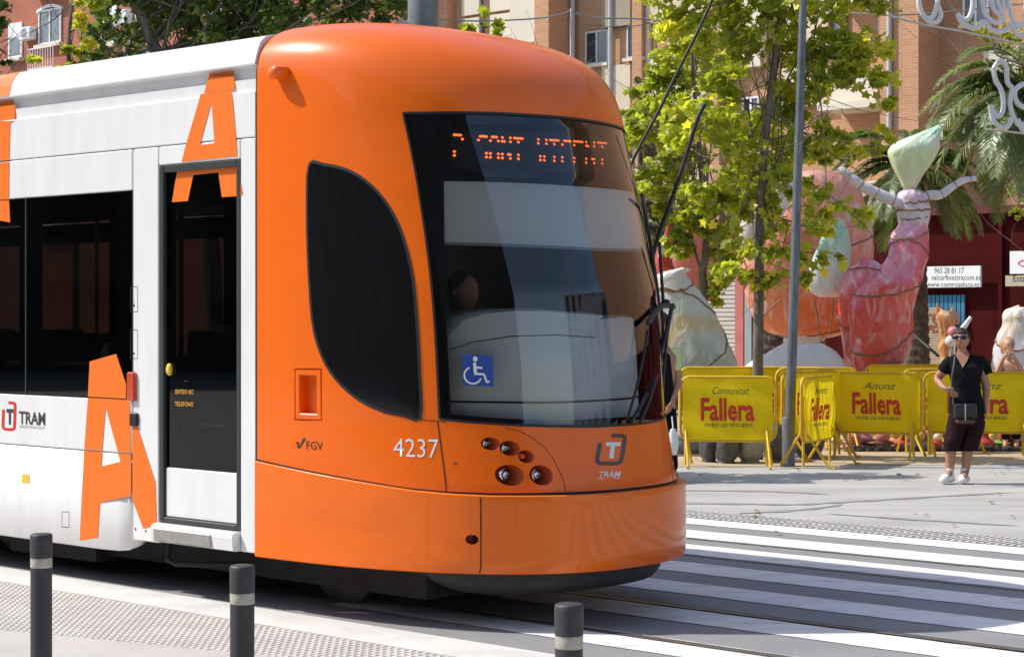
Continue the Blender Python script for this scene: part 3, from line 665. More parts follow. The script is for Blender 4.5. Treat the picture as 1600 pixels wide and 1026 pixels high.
# ---- white bodywork: near and far side
def bodyside(mir_):
    Y = (lambda y: y) if not mir_ else (lambda y: 2.4-y)
    def B(mb, x0, x1, y0, y1, z0, z1, r=.006): 
        a, b = sorted((Y(y0), Y(y1))); mb.bbox(x0, x1, a, b, z0, z1, r)
    XL = -9.0
    mb = MB(); B(mb, XL, -.004, 0, .06, 2.793, 3.066); mb.build('fascia', WHITE, tram)
    mb = MB(); B(mb, XL, -1.204, 0, .06, 2.53, 2.787); mb.build('cornice_panel', WHITE, tram)
    mb = MB(); B(mb, XL, -1.204, 0, .06, .866, 1.203); mb.build('waist_panel', WHITE, tram)
    # skirt with a rounded free end
    mb = MB(); y0, y1 = Y(0), Y(.05); r_ = []
    for x, dy, zb in ((XL, 0, .235), (-1.55, 0, .235), (-1.36, .004, .24), (-1.27, .015, .25), (-1.225, .04, .27), (-1.207, .08, .31)):
        r_.append([(x, Y(dy), .860), (x, Y(dy), zb+.012), (x, Y(dy+.012), zb), (x, Y(dy+.06), zb+.01), (x, Y(dy+.06), .860)])
    mb.ring(r_); mb.build('skirt', WHITE, tram)
    mb = MB(); B(mb, -1.196, -.935, 0, .06, .325, 2.787); mb.build('portal_panel', WHITE, tram)
    mb = MB(); B(mb, -.143, -.004, 0, .06, .338, 2.787); mb.build('portal_panel', WHITE, tram)
    mb = MB(); B(mb, -.931, -.147, 0, .06, 2.672, 2.787); mb.build('portal_panel', WHITE, tram)
    # shroud on the roof: gutter, overhang and crown
    pr = [(.055, 3.067), (.03, 3.066), (.024, 3.140), (.060, 3.143), (.058, 3.212), (-.006, 3.219), (-.008, 3.228), (.012, 3.30), (.035, 3.355), (.075, 3.392), (.15, 3.412), (1.2, 3.43)]
    mb = MB(); vs = [(XL, Y(y), z) for y, z in pr]+[(-.004, Y(y), z) for y, z in pr]; n = len(pr)
    for i in range(n-1): mb.add([vs[i], vs[i+1], vs[n+i+1], vs[n+i]], [(0, 1, 2, 3)], False)
    mb.add([vs[n+i] for i in range(n)], [tuple(range(n))]); mb.build('roof_shroud', WHITE, tram)
    # windows
    panes = [(-2.382, -1.204), (-2.91, -2.392), (-4.4, -2.92), (-6.0, -4.41), (-7.6, -6.01), (XL, -7.61)]
    for x0, x1 in panes:
        mb = MB(); yy = Y(.006); z0, z1 = 1.207, 2.526; mb.add([(x0, yy, z0), (x1, yy, z0), (x1, yy, z1), (x0, yy, z1)], [(0, 1, 2, 3)])
        wn = mb.build('window', SGL, tram)
        mb = MB(); e = .10; q0 = (x1-x0 > .8)*.10+.06; yy = Y(.012)
        o = [(x0, yy, z0), (x1, yy, z0), (x1, yy, z1), (x0, yy, z1)]; i_ = [(x0+q0, yy, z0+.19), (x1-.26 if x1 > -1.3 else x1-.08, yy, z0+.19), (x1-.26 if x1 > -1.3 else x1-.08, yy, z1-.17), (x0+q0, yy, z1-.17)]
        mb.add(o+i_, [(0, 1, 5, 4), (1, 2, 6, 5), (2, 3, 7, 6), (3, 0, 4, 7)]); 
        mb.build('blackout_border', GLOSSB, wn)
        mb = MB(); mb.box(min(x1, x1+.008)-.001, x1+.009, *sorted((Y(.001), Y(.01))), z0, z1); mb.build('mullion', GREYP if False else FRAME, wn)
        mb = MB(); q = .012; p = [(x0+.16, Y(.10), z0+.21), (x1-.2, Y(.10), z0+.21)]; mb.tube(p, q, 8); mb.build('window_rail', STEEL, wn)
    # door
    d = MB(); 
    for x0, x1, z0, z1 in ((-.928, -.890, .46, 2.668), (-.188, -.150, .46, 2.668), (-.89, -.188, 2.625, 2.668), (-.89, -.188, .46, .490)): B(d, x0, x1, .004, .05, z0, z1, .004)
    dr = d.build('door', FRAME, tram)
    mb = MB(); yy = Y(.030); mb.add([(-.89, yy, .80), (-.188, yy, .80), (-.188, yy, 2.625), (-.89, yy, 2.625)], [(0, 1, 2, 3)]); mb.build('door_glass', SGL, dr)
    mb = MB(); yy = Y(.034); 
    mb.add([(-.89, yy, .80), (-.188, yy, .80), (-.188, yy, 2.625), (-.89, yy, 2.625), (-.80, yy, .93), (-.34, yy, .93), (-.34, yy, 2.5), (-.80, yy, 2.5)], [(0, 1, 5, 4), (1, 2, 6, 5), (2, 3, 7, 6), (3, 0, 4, 7)]); mb.build('door_border', GLOSSB, dr)
    mb = MB(); B(mb, -.888, -.190, .020, .05, .492, .797); mb.build('door_panel', WHITE, dr)
    mb = MB(); B(mb, -.80, -.70, .040, .05, .79, .81)
    return dr
DOOR = bodyside(False); bodyside(True)
# step with rounded steel edge
mb = MB(); rings = []
for x in (-.935, -.15):
    rings.append([(x, y, z) for y, z in ((.05, .455), (-.035, .452), (-.055, .44), (-.06, .42), (-.052, .345), (-.03, .338), (.05, .34))])
mb.ring(rings, True, False); mb.build('door_step', WHITE, tram)
mb = MB(); mb.bbox(-.90, -.345, -.0665, -.056, .350, .428, .004); mb.build('step_plate', STEEL, tram)
mb = MB(); mb.bbox(-.94, .0, .06, .5, .34, .46); mb.build('step_well', UNDER, tram)
# door fittings
mb = MB(); a, z = sidept(265, 577, .02); mb.lathe([(.001, -.02), (.02, -.02), (.028, -.012), (.028, 0)], 20, (0, 0, 0)); 
mb.v = [(a+v[0]*.85, .024+v[2], z+v[1]*1.35) for v in mb.v]; mb.build('door_button', YEL, DOOR)
mb = MB(); 
for x0, y0, x1, y1 in ((248.5, 437, 257, 452), (248.5, 454, 257, 468)): 
    p = [sidept(x, y, .03) for x, y in ((x0, y0), (x1, y0), (x1, y1), (x0, y1))]; mb.add([(a, .027, z) for a, z in p], [(0, 1, 2, 3)])
mb.build('door_label', PRINT_W, DOOR)
mb = MB()
for txt, y in (('DOBLES.LEGIBLES', 608), ('NO.EN.SUBIR', 627)):
    vs, fs = textmesh('SENTIDO ASC' if y < 620 else 'TELEFONO', 1, .01); P = fit(vs, 274, 303, 0, 7); P = [sidept(x, y+7-yy+(x-274)*.02, .03) for x, yy in P]; mb = MB(); mb.add([(a, .0265, z) for a, z in P], fs); mb.build('door_text', mat('print_amber', (.75, .35, .05), .5), DOOR)
# side lamp, black sensor, small flaps, sticker
mb = MB(); a0, z0 = sidept(202, 626); a1, z1 = sidept(214, 581); mb.bbox(a0, a1, -.025, .004, z0, z1, .008); mb.build('indicator_lamp', AMBER, tram)
mb = MB(); a0, z0 = sidept(205, 665); a1, z1 = sidept(217, 645); mb.bbox(a0, a1, -.018, .004, z0, z1, .006); mb.build('door_sensor', BLACK, tram)
mb = MB()
for x0, y0, x1, y1 in ((204, 448, 215, 487), (204, 515, 215, 560), (97, 799, 108, 823)):
    P = [sidept(x, y) for x, y in ((x0, y0), (x1, y0), (x1, y1), (x0, y1))]
    for i in range(4):
        (a, z), (c, d) = P[i], P[(i+1) % 4]; dx, dz = c-a, d-z; l = math.hypot(dx, dz); mx_, mz = -dz/l*.0016, dx/l*.0016
        mb.add([(a-mx_, -.0012, z-mz), (c-mx_, -.0012, d-mz), (c+mx_, -.0012, d+mz), (a+mx_, -.0012, z+mz)], [(0, 1, 2, 3)])
for x, y, r in ((209.5, 477, .009), (209.5, 552, .008), (219, 802, .010), (228, 829, .008), (212, 826, .008), (202, 858, .009)):
    a, z = sidept(x, y); mb.add([(a+r*math.cos(k*.7854), -.0013 if x > 203 else .03, z+r*math.sin(k*.7854)) for k in range(8)], [tuple(range(8))])
mb.build('flap_outline', SEAM, tram)
mb = MB(); side_px(mb, [[(34, 740), (46, 741), (46, 754), (34, 753)]], -.002); mb.build('yellow_sticker', YEL, tram)
# prints: TRAM logo on the waist panel
rg, tt = tramlogo(14.5, 649.5, 21, 44, None, .0)
mb = MB(); v_, f_ = wide(rg, 4.2); mb.add([(a, -.002, z) for a, z in [sidept(x, y+(x-14)*.05) for x, y in v_]], f_); mb.build('side_logo_ring', PRINT_R, tram)
mb = MB(); v_, f_ = Tq([(x*1+.5, y) for x, y in tt]); mb.add([(a, -.002, z) for a, z in [sidept(x, y+(x-14)*.05) for x, y in v_]], f_); mb.build('side_logo_letter', PRINT_D, tram); mb = MB()
vs, fs = textmesh('TRAM', 1, .025); P = [sidept(x, 663-y*1+(x-50)*.06) for x, y in fit(vs, 30, 71, 0, 20)]; mb.add([(a, -.002, z) for a, z in P], fs)
mb.build('side_logo_name', PRINT_D, tram)
mb = MB(); vs, fs = textmesh('METROPOLITANO DE ALACANT', 1); P = [sidept(x, 669-y+(x-50)*.06) for x, y in fit(vs, 31, 70, 0, 4)]; mb.add([(a, -.002, z) for a, z in P], fs); mb.build('side_logo_small_print', mat('print_midgrey', (.25, .25, .25), .6), tram)
# big orange letters, cut where the panels are cut
def quadstrip(mb, polys, b): side_px(mb, polys, b)
mb = MB(); D = -.0025
# upper A, on fascia and lintel
side_px(mb, [[(313, 147.5), (361.5, 141.8), (364, 160), (330.5, 160), (310, 160)], [(310, 160), (330.5, 160), (312.3, 227), (289, 231)], [(330.5, 160), (364, 160), (369, 217), (335, 224)],
             [(289, 231), (312.3, 227), (335, 224), (369, 217), (371, 244.2), (283.6, 253.2)]], D)
# upper A tip in the gutter
side_px(mb, [[(325, 121), (365.5, 119), (367, 140.6), (319, 146)]], .021)
q = [sidept(x, y, .055) for x, y in [(327, 112), (364.5, 106.5), (365.5, 121), (325, 126)]]; mb.add([(q[0][0], .054, 3.209), (q[1][0], .054, 3.209), (q[2][0], .056, 3.146), (q[3][0], .056, 3.146)], [(0, 1, 2, 3)])
side_px(mb, [[(376, 284), (379.3, 304), (376, 305)]], D)
mb.build('orange_letter', DECAL, tram); mb = MB()
# lower A
side_px(mb, [[(140, 564.5), (181.5, 552.6), (197, 600), (196.5, 622.5), (137.3, 619.2)]], .0045)
side_px(mb, [[(137.3, 621.2), (165, 622.5), (165, 636), (159.7, 703.5), (131.5, 701.5)], [(165, 622.5), (198.5, 624.5), (203, 628), (204.6, 706.5), (184, 705.3), (165, 636)]], D)
side_px(mb, [[(131.3, 703.4), (159.6, 705.6), (158.5, 728), (156, 785), (153, 839.5), (124.3, 844.3)], [(158.5, 728), (187.7, 720.5), (184, 707.4), (204.6, 708.6), (204.7, 774), (156, 785)]], D)
side_px(mb, [[(207, 645), (215.5, 668), (242.7, 753), (244.8, 820), (223.5, 825), (207, 781)]], D)
mb.build('orange_letter', DECAL, tram); mb = MB()
# letter cut by the left edge of the picture (continues beyond it)
side_px(mb, [[(-38, 190), (23, 189), (16, 193), (14.5, 250.5), (-42, 256)], [(-42, 259), (14.5, 253), (14, 310.5), (-46, 313)]], D)
side_px(mb, [[(-30, 169), (23.5, 163.5), (23.5, 188), (-36, 189)]], .021)
q = [sidept(x, y, .055) for x, y in [(-28, 160), (20, 158), (23, 170), (-30, 172)]]; mb.add([(q[0][0], .054, 3.209), (q[1][0], .054, 3.209), (q[2][0], .056, 3.146), (q[3][0], .056, 3.146)], [(0, 1, 2, 3)])
q = [sidept(x, y)[0] for x, y in [(-26, 140), (16, 140)]]
for (y0, z0), (y1, z1) in (((-.010, 3.229), (.010, 3.301)), ((.010, 3.301), (.033, 3.357)), ((.033, 3.357), (.073, 3.395))): mb.add([(q[0], y0, z0), (q[1], y0, z0), (q[1], y1, z1), (q[0], y1, z1)], [(0, 1, 2, 3)])
side_px(mb, [[(-46, 314), (14, 311), (15.8, 347.5), (-46, 336)]], .0045)
mb.build('orange_letter', DECAL, tram)
mb = MB(); side_px(mb, [[(276.5, 267.5), (370.5, 258), (371, 262), (341, 269.5), (302, 273.5), (275, 277)], [(275, 277), (302, 273.5), (293.5, 314), (268.5, 316)], [(341, 269.5), (371, 262), (371.5, 306.5), (346.5, 308)]], .027)
mb.build('orange_letter', DECAL, DOOR)
# ---- interior: floor, ceiling, partition, seats, poles
mb = MB(); mb.box(-9, .55, .12, 2.28, .52, .56); mb.box(.55, 1.3, .5, 1.9, .52, .56); mb.box(-9, .2, .12, 2.28, 2.60, 2.64); mb.box(-.06, -.02, .1, 2.3, .56, 2.6); mb.box(-9.0, -8.96, .1, 2.3, .56, 3.3); mb.build('interior_lining', INTER, tram)
for x in (-1.75, -2.65, -3.5, -4.6, -5.6, -6.6):
    for y in (.38, 1.98):
        mb = MB(); mb.bbox(x-.24, x+.22, y-.21, y+.21, .92, 1.0, .02); mb.bbox(x-.27, x-.21, y-.21, y+.21, .95, 1.62, .02); mb.box(x-.03, x+.03, y-.03, y+.03, .56, .92); mb.build('passenger_seat', SEATM, tram)
for x, y in ((-1.35, .5), (-2.2, .6), (-2.2, 1.8), (-3.1, .6), (-4.1, 1.8)):
    mb = MB(); mb.tube([(x, y, .56), (x, y, 2.6)], .017, 10); mb.build('grab_pole', YEL if False else STEEL, tram)
mb = MB(); mb.bbox(.47, .92, .78, 1.24, .95, 1.03, .03); mb.bbox(.39, .49, .78, 1.24, 1.0, 1.72, .03); mb.box(.6, .75, .9, 1.1, .56, .95); mb.build('driver_seat', SEATM, tram)


# ================================================================== BUILDINGS (facades parallel to the track)
BRK = brickmat('brick_orange', (.56, .27, .13), (.48, .21, .095), (.50, .36, .24))
BRKR = brickmat('brick_red', (.46, .135, .07), (.40, .11, .055), (.36, .17, .11))
BEIGE = mat('beige_render', (.66, .56, .41), .9, var=.12, vscale=.7, bump=.1, bscale=20)
CREAM = mat('cream_panel', (.70, .63, .50), .85, var=.10, vscale=.8)
REDW = mat('dark_red_wall', (.062, .006, .006), .9, spec=.08, var=.25, vscale=1.5, bump=.1, bscale=12)
PINKW = mat('pink_wall', (.50, .14, .11), .8, var=.15, vscale=1.5)
ALU = mat('window_aluminium', (.52, .52, .50), .45)
WFRM = mat('window_white', (.74, .74, .72), .5)
WGL = mat('window_glass_dark', (.035, .04, .045), .06, spec=.6)
CURT = mat('curtain_grey', (.20, .22, .22), .9)
SHUT = mat('roller_shutter', (.50, .47, .40), .7)
SHUTB = mat('shutter_brown', (.16, .085, .06), .7)
PIPE = mat('drain_pipe', (.45, .44, .42), .6)
BLUEM = mat('blue_shutter', (.03, .17, .28), .6)
TANM = mat('tan_shutter', (.40, .30, .18), .75, var=.15, vscale=4)
BB = 35.7
bld = thing('apartment_building', 'beige and orange brick apartment building with dark red shopfront behind the trees', 'building', T(-27.2, BB, 0), ROTZ)
bldr = thing('brick_building', 'red brick apartment block with air conditioner at the upper left beyond the tram roof', 'building', T(-45, BB, 0), ROTZ)
def fa(x, b=BB, root=bld):                    # picture column -> distance along the facade, in the building's frame
    return sidept(x, 490, b)[0]-(-27.2 if root is bld else -45)
def fbox(name, m, x0, x1, z0, z1, b0, b1, root=bld, parent=None, ref=None, local=False):
    rb = BB if ref is None else ref
    a0, a1 = (x0, x1) if local else (fa(x0, rb, root), fa(x1, rb, root))
    mb = MB(); mb.box(min(a0, a1), max(a0, a1), b0-BB, b1-BB, z0, z1); return mb.build(name, m, parent or root)
def fwindow(x0, x1, z0, z1, b, root=bld, frame=ALU, shutter=0.0, nm='window', split=(.5,), sill=True, curtain=True):
    a0, a1 = fa(x0, b, root), fa(x1, b, root); y = b-BB
    mb = MB(); t = .055
    mb.box(a0, a1, y-.03, y+.05, z0, z0+t); mb.box(a0, a1, y-.03, y+.05, z1-t, z1)
    mb.box(a0, a0+t, y-.03, y+.05, z0+t, z1-t); mb.box(a1-t, a1, y-.03, y+.05, z0+t, z1-t)
    for s in split: c = a0+(a1-a0)*s; mb.box(c-t*.6, c+t*.6, y-.026, y+.05, z0+t, z1-t)
    o = mb.build(nm, frame, root)
    xs = [a0+t]+[a0+(a1-a0)*s for s in split]+[a1-t]
    for i in range(len(xs)-1):
        mb = MB(); mb.add([(xs[i], y+.0, z0+t), (xs[i+1], y+.0, z0+t), (xs[i+1], y+.0, z1-t), (xs[i], y+.0, z1-t)], [(0, 1, 2, 3)]); mb.build('pane', WGL if (i % 2 == 0 or not curtain) else MATS['pane_glass2'], o)
    if shutter > 0:
        mb = MB(); zz = z1-.02; 
        while zz > z1-(z1-z0)*shutter: mb.box(a0+t, a1-t, y-.045, y-.033, zz-.045, zz-.004); zz -= .05
        mb.build('shutter', WFRM, o)
    if sill: mb = MB(); mb.box(a0-.06, a1+.06, y-.16, y+.04, z0-.09, z0-.003); mb.build('sill', CREAM, o)
    return o
mat('pane_glass2', (.16, .18, .19), .15, spec=.6)
ZT = 25
B2 = BB+1.15
# back wall of the recesses, full width, and upper storeys
AX = fa(641); fbox('wall', BRK, AX, 60, 4.25, ZT, B2+.02, B2+.6, local=True)
# horizontal repeat by storey (z of the sills: 6.2, 9.2, 12.2 ...)
def pillar(x0, x1, b0=BB, b1=B2+.02, m=BRK, z0=4.25, z1=ZT): return fbox('pillar', m, x0, x1, z0, z1, b0, b1)
pillar(773, 788, BB+.7); pillar(835, 857); pillar(957, 972, B2-.25); pillar(1375, 1435)
pillar(640, 672, B2-.4); pillar(1086, 1102, B2-.5)
pillar(1563, 1640, B2-.15)
for fl in range(6):
    z = 3.0*fl
    # cream balcony fronts of the first bay and the shutter under them
    fbox('balcony_front', CREAM, 788, 828, 9.95+z-.0, 11.3+z, BB+.25, B2+.02)
    if z < 15: fbox('balcony_front', CREAM, 788, 828, 6.9+z-.0+0, 7.05+z, BB+.4, B2+.02) if False else None
    fbox('shutter', SHUT, 793, 835, 8.95+z, 9.93+z, B2-.05, B2+.015)
    fbox('wall_panel', CREAM, 686, 713, 8.2+z, 11.1+z, B2-.12, B2+.01); fbox('wall_panel', CREAM, 730, 771, 8.2+z, 11.1+z, B2-.12, B2+.01)
    fbox('shutter', SHUTB, 714, 729, 8.2+z, 11.1+z, B2-.03, B2+.015)
    # bay with grey window
    if fl >= 1 or True:
        fbox('wall_panel', CREAM, 907, 951, 10.23+z, 12.12+z, B2-.16, B2+.01); 
        fbox('wall_panel', BEIGE, 907, 951, 7.23+z, 9.09+z, B2-.16, B2+.01)
    fbox('wall_panel', BEIGE, 973, 1070, 7.2+z, 9.24+z-.08, B2-.1, B2+.01); fbox('wall_panel', BEIGE, 973, 979, 9.16+z, 10.25+z, B2-.1, B2+.01)
    fbox('wall_panel', BEIGE, 1008, 1070, 9.16+z, 10.25+z, B2-.1, B2+.01)
    fwindow(915, 951, 9.2+z, 10.2+z, B2-.06, frame=ALU); fwindow(980, 1007, 9.25+z, 10.24+z, B2-.06, frame=ALU, split=(.62,))
    fwindow(1064, 1084, 9.6+z, 10.9+z, B2-.05, frame=SHUTB, split=(), sill=False)
    # lower storey (6.2) is built below with z-3
    fbox('wall_panel', CREAM, 1120, 1160, 9.2+z-.6, 11+z, B2-.3, B2+.01); fwindow(1160, 1187, 9.5+z, 11.0+z, B2-.06, frame=WFRM, split=(.45,))
    fbox('wall_panel', BEIGE, 1190, 1262, 7.4+z, 10.4+z, B2-.2, B2+.01)
    fwindow(1280, 1322, 9.2+z, 10.6+z, B2-.06, frame=SHUTB); fbox('balcony_front', CREAM, 1290, 1364, 7.3+z, 8.15+z, BB+.2, B2); fbox('balcony_slab', CREAM, 1280, 1372, 7.1+z, 7.28+z, BB-.1, B2)
    fbox('wall_panel', CREAM, 1345, 1374, 9.1+z, 11+z, B2-.3, B2+.01)
    fbox('wall_panel', CREAM, 1505, 1560, 7.05+z, 8.45+z, B2-.12, B2+.01) 
    fwindow(1505, 1545, 6.12+z, 7.02+z, B2-.06, frame=WFRM, shutter=.28, sill=True)
# lowest storey (sills 6.2)
fwindow(915, 951, 6.2, 7.2, B2-.06); fwindow(980, 1007, 6.25, 7.2, B2-.06, split=(.62,)); fwindow(1160, 1187, 6.2, 7.8, B2-.06, frame=WFRM)
fbox('wall_panel', BEIGE, 973, 1070, 4.3, 6.16, B2-.1, B2+.01); fbox('balcony_front', CREAM, 1290, 1364, 4.5, 5.2, BB+.2, B2)
fwindow(1050, 1085, 5.2, 6.1, B2-.05, frame=WFRM); fwindow(1115, 1150, 4.9, 5.6, B2-.05, frame=WFRM)
for x in (893, 952, 1392):
    a = fa(x, BB+.9 if x < 1300 else BB); mb = MB(); yb = (.95 if x < 1300 else -.08); mb.tube([(a, yb, 4.3), (a, yb, ZT)], .07, 10); mb.build('drain_pipe', PIPE, bld)
fbox('roof', CREAM, AX, 60.3, ZT+.003, ZT+.5, BB-.4, BB+14, local=True)
# ground floor: dark red shopfront with shutters and signs
G = BB-.0
fbox('ground_floor_wall', REDW, fa(1160), 60, 0, 4.22, BB, B2+.6, local=True)
fbox('ground_floor_wall', PINKW, AX, fa(1100), 0, 4.22, BB+.2, B2+.6, local=True)
fbox('ground_floor_wall', PINKW, 1150, 1163, 0, 4.22, BB-.05, BB+.5); fbox('ground_floor_wall', REDW, 1101, 1149, 3.0, 4.22, BB, BB+.5)
fbox('canopy', mat('canopy_red', (.10, .008, .007), .7), fa(1160)-.2, 60, 4.223, 4.40, BB-.25, B2+.1, local=True)
for x0, x1, z0, z1, m, pitch in ((1101, 1149, 0, 2.9, SHUT, .12),):
    mb = MB(); a0, a1 = fa(x0), fa(x1); z = z0
    while z < z1: mb.box(a0, a1, .1, .13, z, z+pitch*.82); z += pitch
    tag(mb.build('roller_shutter', m, bld), kind='stuff')
fbox('wall_panel', GREYP, 1164, 1175, 0, 2.6, BB-.03, BB); fbox('wall_panel', WGL, 1176, 1186, .2, 2.5, BB-.03, BB)
for k in range(9):
    x0 = 1452+k*6.6; fbox('blue_slat', BLUEM, x0, x0+5.2, .2, 2.22, BB-.10-.0, BB-.05)
mb = MB(); z = .1; a0, a1 = fa(1410), fa(1499)
while z < 1.9:
    k = 0.0 if z < 1.35 else (z-1.35)/.55
    mb.box(a0, a1-(a1-a0)*.30*k*k, -.20, -.17, z, z+.055); z += .065
tsh = mb.build('roller_shutter', TANM, bld); tag(tsh, kind='stuff')
def fac_text(txt, x0, x1, y0, y1, b, m, parent, bold=.0, shear=0, name='lettering', spacing=1.0):
    vs, fs = textmesh(txt, 1, bold, shear, spacing); P = fit(vs, x0, x1, 0, y1-y0); mb = MB()
    o = -27.2
    q = []
    for x, y in P: a, z = sidept(x, y1-y, b); q.append((a-o, b-BB, z))
    mb.add(q, fs); return mb.build(name, m, parent)
PRB = mat('print_rust', (.20, .05, .02), .7)
fac_text('carreres', 1413, 1500, 489, 507, BB-.205, PRB, bld, .02); fac_text('amigos', 1413, 1478, 502, 527, BB-.205, PRB, bld, .03, .3)
sg = fbox('shop_sign', WFRM, 1420, 1541, 1.75+(490-449)/62.5, 1.75+(490-416)/62.5, BB-.30, BB-.22)
for t_, x0, x1, y0, y1 in (('965 28 81 17', 1460, 1506, 418, 427), ('valcarfinestracom.es', 1455, 1532, 429, 437.5), ('www.comrosaluca.es', 1447, 1530, 440, 448)):
    fac_text(t_, x0, x1, y0, y1, BB-.303, PRINT_D, sg, .0)
sg = fbox('shop_sign', WFRM, 1587, 1650, 2.72, 3.27, BB-.30, BB-.24)
mb = MB(); a, z = sidept(1597, 411, BB-.305); mb.tube([(a+27.2+.1*math.cos(q), -.306, z+.07*math.sin(q)*(1+.5*math.cos(q))) for q in np.linspace(0, 6, 14)], .012, 6); mb.tube([(a+27.2+.1, -.306, z), (a+27.2+.4, -.306, z+.12)], .012, 6); mb.build('emblem', PRINT_R, sg)
sg = fbox('shop_sign', mat('sign_tan', (.42, .36, .25), .7), 1580, 1650, 2.42, 2.68, BB-.30, BB-.24)
fac_text('Estanco', 1583, 1620, 430, 440, BB-.305, PRINT_D, sg)
fbox('gate_post', REDW, 1563, 1569, 0, 4.2, BB-.12, BB-.003)
# red brick block further left
R = bldr
RX = fa(640, BB, R); fbox('wall', BRKR, -34, RX, 0, ZT+2, BB, BB+10, R, local=True)
fbox('roof', CREAM, -34.3, RX-.01, ZT+2.003, ZT+2.4, BB-.3, BB+10.3, R, local=True)
for k in range(-3, 3):
    for fl in range(6):
        z0 = 6.2+3*fl
        for x0, x1 in ((62, 97),):
            a0, a1 = fa(x0, BB, R)+k*6.2, fa(x1, BB, R)+k*6.2
            if a1 > RX-.3: continue
            mb = MB(); t = .07; y = -.02; h = 1.35
            for q in ((a0, a1, z0, z0+t), (a0, a1, z0+h-t, z0+h), (a0, a0+t, z0+t, z0+h-t), (a1-t, a1, z0+t, z0+h-t), ((a0+a1)/2-t/2, (a0+a1)/2+t/2, z0+t, z0+h-t)): mb.box(q[0], q[1], y-.05, y, q[2], q[3])
            wo = mb.build('window', WFRM, R)
            for q0, q1 in ((a0+t, (a0+a1)/2-t/2), ((a0+a1)/2+t/2, a1-t)): mb = MB(); mb.add([(q0, y-.01, z0+t), (q1, y-.01, z0+t), (q1, y-.01, z0+h-t), (q0, y-.01, z0+h-t)], [(0, 1, 2, 3)]); mb.build('pane', MATS['pane_glass2'], wo)
            mb = MB(); n = 10; top = [(a0-.08+(a1-a0+.16)*i/n, z0+h+.02+.16*math.sin(math.pi*i/n)) for i in range(n+1)]; bot = [(x, z-.12) for x, z in top]
            mb.ring([[(x, -.10, z) for x, z in bot+top[::-1]], [(x, -.0, z) for x, z in bot+top[::-1]]]); mb.build('arch', WFRM, wo)
            mb = MB(); mb.box(a0-.1, a1+.1, -.22, -.0, z0-.12, z0-.005); mb.build('sill', CREAM, wo)
            # balcony rail
            mb = MB(); mb.box(a0-.1, a1+.1, -.5, -.46, z0-.22, z0-.18); mb.box(a0-.1, a1+.1, -.5, -.46, z0-1.0, z0-.96); mb.box(a0-.1, a1+.1, -.5, -.02, z0-1.1, z0-1.01)
            for i in range(11): x = a0-.1+(a1-a0+.2)*i/10; mb.box(x-.012, x+.012, -.49, -.47, z0-.96, z0-.22)
            mb.build('railing', WFRM, R)
            mb = MB(); mb.bbox(a0-.95, a0-.15, -.35, -.02, z0+.25, z0+.75, .03); ac = mb.build('air_conditioner', WFRM, R)
            mb = MB(); mb.add([(a0-.55+.2*math.cos(i*.5236), -.353, z0+.5+.2*math.sin(i*.5236)) for i in range(12)], [tuple(range(12))]); mb.build('fan_grille', GREYP, ac)
            x = a0-2.1; mb = MB(); mb.box(x, x+.95, -.06, 0, z0-.35, z0+1.05); w2 = mb.build('window', WFRM, R)
            mb = MB(); mb.box(x+.1, x+.85, -.065, -.061, z0-.25, z0+.45); mb.build('pane', MATS['pane_glass2'], w2); mb = MB(); mb.box(x-.08, x+1.03, -.2, 0, z0-.48, z0-.36); mb.build('sill', CREAM, w2)
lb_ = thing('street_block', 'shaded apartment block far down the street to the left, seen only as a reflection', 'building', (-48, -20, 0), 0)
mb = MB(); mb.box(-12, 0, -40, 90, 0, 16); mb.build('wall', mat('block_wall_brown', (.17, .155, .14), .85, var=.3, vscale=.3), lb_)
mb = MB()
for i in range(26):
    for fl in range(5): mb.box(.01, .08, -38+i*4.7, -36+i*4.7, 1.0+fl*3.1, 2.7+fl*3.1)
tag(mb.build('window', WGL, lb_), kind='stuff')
kb_ = thing('street_block', 'added dark-walled building behind the photographer, seen only as a reflection', 'building', (0, -26, 0), 0)
mb = MB(); mb.box(-40, 17, -8, 0, 0, 29); mb.build('wall', mat('block_wall_dark', (.07, .065, .06), .9, var=.4, vscale=.4), kb_)  # unseen block added, sized and coloured dark to darken the windscreen's left reflection
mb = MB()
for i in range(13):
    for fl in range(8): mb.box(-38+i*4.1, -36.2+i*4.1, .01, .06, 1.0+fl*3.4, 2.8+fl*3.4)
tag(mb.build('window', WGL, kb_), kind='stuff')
# apartment block across the street to the right, out of frame: what the windscreen mirrors
rb = thing('street_block', 'bluish grey apartment block across the square, seen only as a reflection', 'building', (62, 14, 0), 0)
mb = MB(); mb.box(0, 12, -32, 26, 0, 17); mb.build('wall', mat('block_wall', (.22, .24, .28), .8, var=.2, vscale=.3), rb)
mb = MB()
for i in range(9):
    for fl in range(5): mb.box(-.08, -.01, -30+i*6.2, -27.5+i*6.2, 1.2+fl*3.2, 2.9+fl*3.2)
tag(mb.build('window', WGL, rb), kind='stuff')

